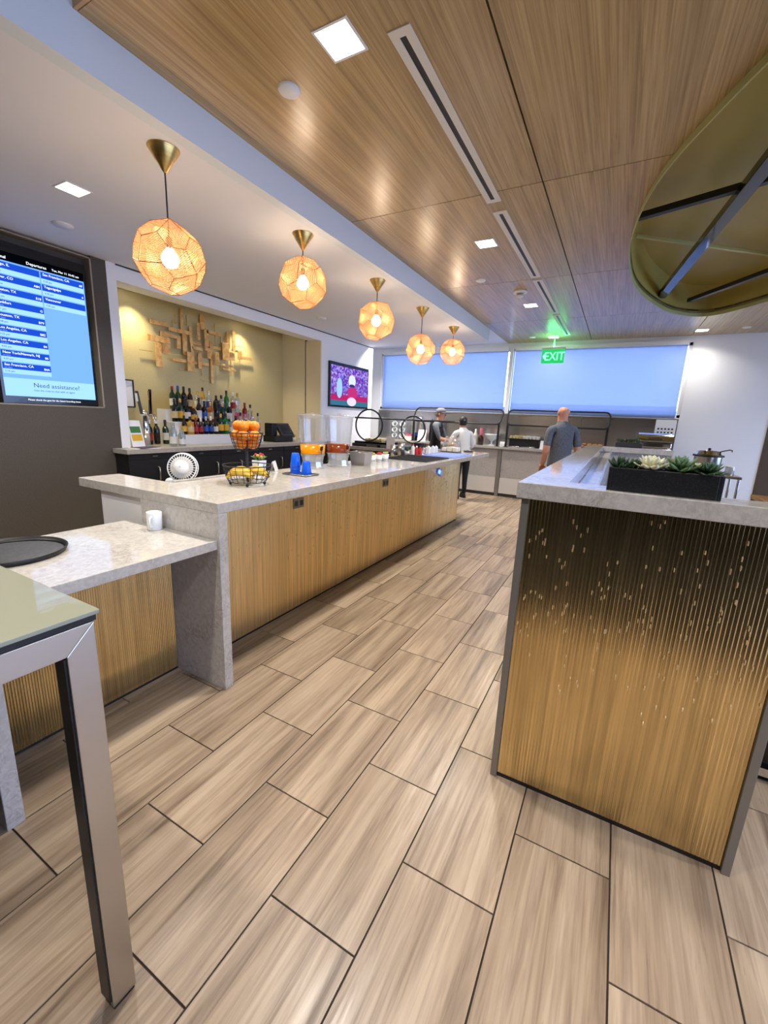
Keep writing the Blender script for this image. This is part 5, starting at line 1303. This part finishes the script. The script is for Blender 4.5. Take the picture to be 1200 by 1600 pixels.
for i in range(6): MB().box(-0.38+i*0.062, -0.325+i*0.062, -0.13, 0.02, 0.10, 0.15+0.01*(i % 2)).build('sandwich', M['food'], wt, bevel=0.008)
t = thing('ring_rack', 'black metal rack of two hoops joined by a rail on the cook station', 'rack', (-3.8, 7.2, 0.98))
def hoop(cx, y, cz, r): MB().tube([(cx+r*math.cos(2*PI*i/48), y, cz+r*math.sin(2*PI*i/48)) for i in range(48)], 0.015, 8, closed=True).build('hoop', M['black'], t, world=True)
hoop(-4.09, 6.88, 1.385, 0.285); hoop(-3.50, 7.56, 1.33, 0.255)
MB().tube([(-4.40,6.88,1.515),(-4.0,6.90,1.515),(-3.50,7.55,1.515),(-2.90,8.2,1.515)], 0.014, 8).build('rail', M['black'], t, world=True)
MB().cyl((-4.09,6.88,1.08), (-4.09,6.88,1.10), 0.02, n=8).build('hoop_foot', M['black'], t, world=True)
MB().cyl((-3.50,7.56,0.98), (-3.50,7.56,1.075), 0.012, n=8).build('hoop_foot', M['black'], t, world=True)
small('notice_card', 'pale printed notice standing at the front of the cook station', 'card', (-3.62, 6.885, 0.98), [('card', MB().obox((0,0,0.11), (0.085,0,0), (0,0.001,0), (0,0.0,0.11)), 'paper'), ('card_foot', MB().box(-0.085,0.085,-0.02,0.02,0,0.002), 'clear')])
small('black_box', 'small black box at the right end of the cook station', 'box', (-3.12, 6.98, 0.98), [('box', MB().box(-0.09,0.09,-0.06,0.06,0,0.14), 'black'), ('tag', MB().box(-0.05,0.03,-0.0615,-0.06,0.02,0.06), 'paper')])

# ---- beyond the serving counter on the right
ct = thing('service_cart', 'steel service cart carrying the soup kettle by the white wall', 'cart', (1.12, 6.85, 0))
MB().box(-0.30,0.28,-0.25,0.25,0.97,1.0).build('cart_top', M['steel'], ct, bevel=0.004)
MB().box(-0.28,0.26,-0.23,0.23,0.30,0.32).build('cart_shelf', M['steel'], ct, bevel=0.004)
for x in (-0.275, 0.255):
    for y in (-0.225, 0.225):
        lg = MB().cyl((x,y,0.07), (x,y,0.97), 0.014, n=10).build('leg', M['chrome'], ct)
        MB().cyl((x-0.012,y,0.035), (x+0.012,y,0.035), 0.035, n=16).build('caster', M['black'], lg)
k = thing('soup_kettle', 'round steel soup kettle with black rim and ladle on the cart', 'soup kettle', (1.06, 6.85, 1.0))
MB().lathe([(0.001,0),(0.14,0),(0.148,0.02),(0.148,0.22)], 30).build('body', M['steel'], k)
MB().lathe([(0.150,0.215),(0.168,0.218),(0.168,0.238),(0.150,0.242)], 30).build('rim', M['black'], k)
MB().lathe([(0.150,0.242),(0.130,0.25),(0.125,0.285),(0.03,0.298),(0.001,0.30)], 30).build('lid', M['chrome'], k)
MB().lathe([(0.012,0.298),(0.02,0.312),(0.012,0.325),(0.001,0.326)], 12).build('lid_knob', M['black'], k)
MB().tube([(0.08,-0.02,0.27),(0.14,-0.03,0.295),(0.20,-0.04,0.315),(0.225,-0.045,0.31),(0.225,-0.045,0.29)], 0.007, 7).build('ladle', M['black'], k)
small('clear_jar', 'clear plastic jar right of the soup kettle on the cart', 'jar', (1.30, 6.80, 1.0), [('jar_wall', MB().lathe([(0.001,0.003),(0.05,0),(0.05,0.08),(0.045,0.1)], 18), 'crystal'), ('lid', MB().lathe([(0.047,0.095),(0.047,0.11),(0.001,0.112)], 18), 'plastic')])
pt = struct(MB().box(1.46, 3.6, 6.2, 6.32, 0, 2.6).build('wall_partition', M['brownwall']))
wtb = thing('wooden_table', 'brown wood topped table at the right edge beyond the serving counter', 'table', (1.95, 5.4, 0))
MB().box(1.32, 2.7, 5.05, 5.75, 0.86, 0.90).build('table_top', M['woodtop'], wtb, world=True, bevel=0.004)
for x in (1.38, 2.64):
    for y in (5.11, 5.69): MB().box(x-0.03, x+0.03, y-0.03, y+0.03, 0, 0.86).build('leg', M['black'], wtb, world=True)
bt_ = thing('blue_glass_bottle', 'bluish bottle standing on the wooden table at the right edge', 'bottle', (1.62, 5.55, 0.90))
MB().lathe([(0.001,0),(0.05,0),(0.052,0.02),(0.05,0.20),(0.02,0.26),(0.018,0.30)], 18).build('glass_body', pbr('blue_bottle', srgb(90,130,170), 0.1), bt_)
MB().lathe([(0.02,0.295),(0.02,0.32),(0.001,0.322)], 12).build('cap', M['black'], bt_)
fr_ = thing('under_counter_fridge', 'dark glass fronted cooler with a bright steel base behind the serving counter', 'fridge', (1.1, 2.5, 0))
MB().box(0.72, 1.50, 2.26, 2.80, 0.06, 0.90).build('cabinet', M['blackcab'], fr_, world=True, bevel=0.004)
dr_ = MB().box(0.73, 1.49, 2.235, 2.259, 0.10, 0.88).build('door', M['blackgloss'], fr_, world=True, bevel=0.003)
MB().cyl((0.80,2.21,0.3), (0.80,2.21,0.7), 0.010, n=8).build('handle', M['steel'], dr_, world=True)
MB().box(0.72, 1.50, 2.225, 2.259, 0.035, 0.075).build('steel_base', M['chrome'], fr_, world=True)
MB().box(0.74, 1.48, 2.26, 2.78, 0.0, 0.06).build('plinth', M['black'], fr_, world=True)

# ================================================================== PEOPLE
def body_mesh(J, E_, name):
    """J: joint -> (x,y,z,rx,ry); E_: edges; returns the grown and smoothed mesh"""
    ks = list(J); me = bpy.data.meshes.new(name)
    me.from_pydata([J[k][:3] for k in ks], [(ks.index(a), ks.index(b)) for a, b in E_], [])
    o = bpy.data.objects.new('tmp_body', me); C.objects.link(o)
    md = o.modifiers.new('skin', 'SKIN'); md.use_smooth_shade = True
    sk = me.skin_vertices[0].data if me.skin_vertices else None
    if sk is None:
        bm = bmesh.new(); bm.from_mesh(me); bm.verts.layers.skin.verify(); bm.to_mesh(me); bm.free(); sk = me.skin_vertices[0].data
    for i, k in enumerate(ks):
        sk[i].radius = (J[k][3], J[k][4]); sk[i].use_root = (k == 'pelvis')
    ss = o.modifiers.new('sub', 'SUBSURF'); ss.levels = 2; ss.render_levels = 2
    bpy.context.view_layer.update()
    dg = bpy.context.evaluated_depsgraph_get()
    out = bpy.data.meshes.new_from_object(o.evaluated_get(dg))
    bpy.data.objects.remove(o, do_unlink=True)
    out.polygons.foreach_set('use_smooth', [True]*len(out.polygons))
    return out
def seg_near(p, J, E_):
    best = None
    for a, b in E_:
        A = Vector(J[a][:3]); B = Vector(J[b][:3]); d = B-A; u = max(0, min(1, (p-A).dot(d)/d.length_squared)); q = (p-(A+d*u)).length/(J[a][3]*(1-u)+J[b][3]*u)
        if best is None or q < best[0]: best = (q, a, b, u)
    return best
def hand(parent, wrist, dirn, up, mat, s):
    """palm, four fingers of different length and a thumb from the side of the palm"""
    w_ = Vector(wrist); d = Vector(dirn).normalized(); sd = d.cross(Vector(up)).normalized(); n_ = sd.cross(d).normalized()
    h = MB().obox(w_+d*0.045, d*0.045, sd*0.038, n_*0.013).build('hand', mat, parent, bevel=0.010, seg=3)
    for i, (o, L) in enumerate(((-0.029,0.060),(-0.010,0.072),(0.010,0.068),(0.028,0.052))):
        b0 = w_+d*0.085+sd*o
        MB().tube([b0, b0+d*L*0.45-n_*0.006, b0+d*L*0.8-n_*0.02, b0+d*L*0.98-n_*0.032], [0.009,0.0085,0.008,0.006], 8).build('finger', mat, h)
    t0 = w_+d*0.025+sd*0.036*s
    MB().tube([t0, t0+d*0.025+sd*0.02*s, t0+d*0.055+sd*0.024*s-n_*0.01], [0.011,0.010,0.007], 8).build('thumb', mat, h)
def person(label, loc, rz, hgt, lean, arms, zones, skin, shoes, head_turn=0.0, stride=0.05):
    t = thing('person', label, 'person', loc, rz)
    k = hgt/1.75
    def P(x, y, z, rx, ry=None): return (x*k, y*k, z*k, rx*k, (ry or rx)*k)
    def L(z): return lean*max(0, z-0.95)
    J = {'pelvis': P(0,0,0.95,0.155,0.115), 'waist': P(0,L(1.10)*0.9,1.10,0.150,0.110), 'chest': P(0,L(1.28),1.28,0.175,0.125), 'collar': P(0,L(1.42),1.42,0.10,0.085), 'neck': P(0,L(1.50)+0.01,1.50,0.056,0.058),
         'jaw': P(0,L(1.57)+0.035,1.57,0.066,0.080), 'brow': P(0,L(1.64)+0.025,1.645,0.078,0.098), 'crown': P(0,L(1.71)+0.012,1.715,0.056,0.072)}
    E_ = [('pelvis','waist'),('waist','chest'),('chest','collar'),('collar','neck'),('neck','jaw'),('jaw','brow'),('brow','crown')]
    for s, nm in ((-1,'l'),(1,'r')):
        sh = (s*0.185, L(1.40), 1.40)
        el = arms[nm][0]; wr = arms[nm][1]
        J[nm+'sh'] = P(*sh, 0.068); J[nm+'el'] = P(*el, 0.047); J[nm+'wr'] = P(*wr, 0.031)
        E_ += [('collar',nm+'sh'),(nm+'sh',nm+'el'),(nm+'el',nm+'wr')]
        J[nm+'hip'] = P(s*0.085,0,0.88,0.098); J[nm+'kn'] = P(s*0.10,0.02+s*stride*0.5,0.49,0.066); J[nm+'an'] = P(s*0.105,-0.02+s*stride,0.085,0.045)
        E_ += [('pelvis',nm+'hip'),(nm+'hip',nm+'kn'),(nm+'kn',nm+'an')]
    me = body_mesh(J, E_, 'body')
    mats = []
    def mi(m_):
        if m_ not in mats: mats.append(m_); me.materials.append(m_)
        return mats.index(m_)
    for p in me.polygons:
        q, a, b, u = seg_near(p.center, J, E_); p.material_index = mi(zones(a, b, u, p.center/k))
    link('body', me, None, t)
    for s, nm in ((-1,'l'),(1,'r')):
        e = Vector(J[nm+'el'][:3]); w_ = Vector(J[nm+'wr'][:3]); d = (w_-e)
        hand(t, w_-d.normalized()*0.01, d, (0,0,1) if abs(d.normalized().z) < 0.8 else (0,1,0), skin, -s)
        an = Vector(J[nm+'an'][:3])
        MB().lathe([(0.001,0),(0.048,0),(0.052,0.012),(0.050,0.04),(0.044,0.085),(0.038,0.10)], 14, (an.x, an.y*1.0+0.055, 0), True, 0.95, 2.3).build('shoe', shoes, t)
    # face on the front of the head
    hd = Vector(J['brow'][:3]); fy = hd.y+0.088*k
    for s in (-1, 1):
        MB().sph((s*0.031*k, fy-0.006, hd.z-0.005*k), 0.011*k, 10, 6).build('eye', M['plastic'], t)
        MB().sph((s*0.031*k, fy+0.003, hd.z-0.005*k), 0.0055*k, 8, 5).build('pupil', M['black'], t)
        MB().sph((s*0.078*k, hd.y-0.012, hd.z-0.018*k), (0.011*k, 0.020*k, 0.033*k), 10, 7).build('ear', skin, t)
    MB().tube([(0,fy-0.002,hd.z-0.002),(0,fy+0.016,hd.z-0.035*k),(0,fy+0.004,hd.z-0.045*k)], [0.008,0.014,0.010], 8).build('nose', skin, t)
    MB().sph((0, fy-0.012, hd.z-0.075*k), (0.026*k,0.010*k,0.006*k), 10, 5).build('mouth', pbr('lips', srgb(170,96,86), 0.5), t)
    return t, J, k, hd

def z_man(a, b, u, c):
    if a in ('neck','jaw','brow') or (a == 'collar' and b == 'neck'): return M['skin']
    if a.endswith('el') or (a.endswith('sh') and u > 0.80): return M['skin']
    if a.endswith('hip') or a.endswith('kn') or c.z < 0.93: return M['cloth_navy']
    return M['shirt_grey']
person('bald man in a grey T-shirt standing with his back turned by the serving counter', (-0.70, 6.65, 0), 0.62, 1.83, 0.05,
       {'l': ((-0.235,-0.03,1.12),(-0.20,0.10,0.90)), 'r': ((0.235,-0.03,1.12),(0.20,0.10,0.90))}, z_man, M['skin'], M['black'])

def z_cook(a, b, u, c):
    if a in ('neck','jaw','brow'): return M['skin']
    if a.endswith('el'): return M['skin']
    if a.endswith('sh') or (a == 'collar' and b != 'neck'): return M['shirt_grey']
    return M['cloth_black']
t, J, k, hd = person('cook in a grey cap and black apron working side-on behind the bar', (-3.40, 8.48, 0), -PI/2+0.1, 1.78, 0.10,
       {'l': ((-0.25,0.16,1.14),(-0.14,0.40,1.10)), 'r': ((0.25,0.16,1.14),(0.14,0.40,1.10))}, z_cook, M['skin'], M['black'])
cap = MB().lathe([(0.090*k,0.018),(0.092*k,0.045),(0.080*k,0.085),(0.045*k,0.108),(0.001,0.112)], 22, (hd.x, hd.y-0.006, hd.z), True, 0.95, 1.14).build('cap', M['cap_grey'], t)
m = MB(); n = 12; vs = []
for q in (0.088, 0.175):
    vs += [(hd.x+q*0.92*k*math.sin(PI*(i/n-0.5)*0.8), hd.y+q*k*math.cos(PI*(i/n-0.5)*0.8)+0.004, hd.z+0.024-0.02*(q > 0.1)) for i in range(n+1)]
vs += [(x, y, z+0.006) for x, y, z in vs]
N2 = 2*(n+1)
m.add(vs, [(i, i+1, n+2+i, n+1+i) for i in range(n)]+[(N2+i+1, N2+i, N2+n+1+i, N2+n+2+i) for i in range(n)]+[(n+1+i, n+2+i, N2+n+2+i, N2+n+1+i) for i in range(n)]); m.build('peak', M['darkgrey'], cap)
MB().sph((hd.x, hd.y-0.03, hd.z-0.02), (0.081*k, 0.085*k, 0.07*k), 14, 8).build('hair', pbr('brown_hair', srgb(120,92,66), 0.8), t)
for s in (-1, 1): MB().tube([(s*0.10*k, 0.145*k, 1.25*k), (s*0.09*k, 0.10*k, 1.40*k), (s*0.085*k, 0.03*k, 1.475*k)], 0.016, 6).build('apron_strap', M['black'], t)

def z_wait(a, b, u, c):
    if a in ('neck','jaw','brow'): return M['skin_dark']
    if a.endswith('el') and u > 0.75: return M['skin_dark']
    if a.endswith('hip') or a.endswith('kn') or c.z < 0.97: return M['cloth_black']
    return M['shirt_white']
t, J, k, hd = person('dark haired worker in a white shirt and black trousers bending over the counter', (-2.66, 8.20, 0), 0.75, 1.62, 0.20,
       {'l': ((-0.25,0.20,1.14),(-0.12,0.34,1.02)), 'r': ((0.27,0.14,1.12),(0.16,0.34,1.02))}, z_wait, M['skin_dark'], M['black'])
MB().lathe([(0.070*k,-0.07),(0.088*k,-0.03),(0.092*k,0.03),(0.078*k,0.075),(0.040*k,0.102),(0.001,0.106)], 20, (hd.x, hd.y-0.022, hd.z), True, 0.95, 1.05).build('hair', M['hair'], t)
MB().sph((hd.x, hd.y-0.11, hd.z+0.01), (0.035,0.03,0.035), 12, 8).build('hair_bun', M['hair'], t)
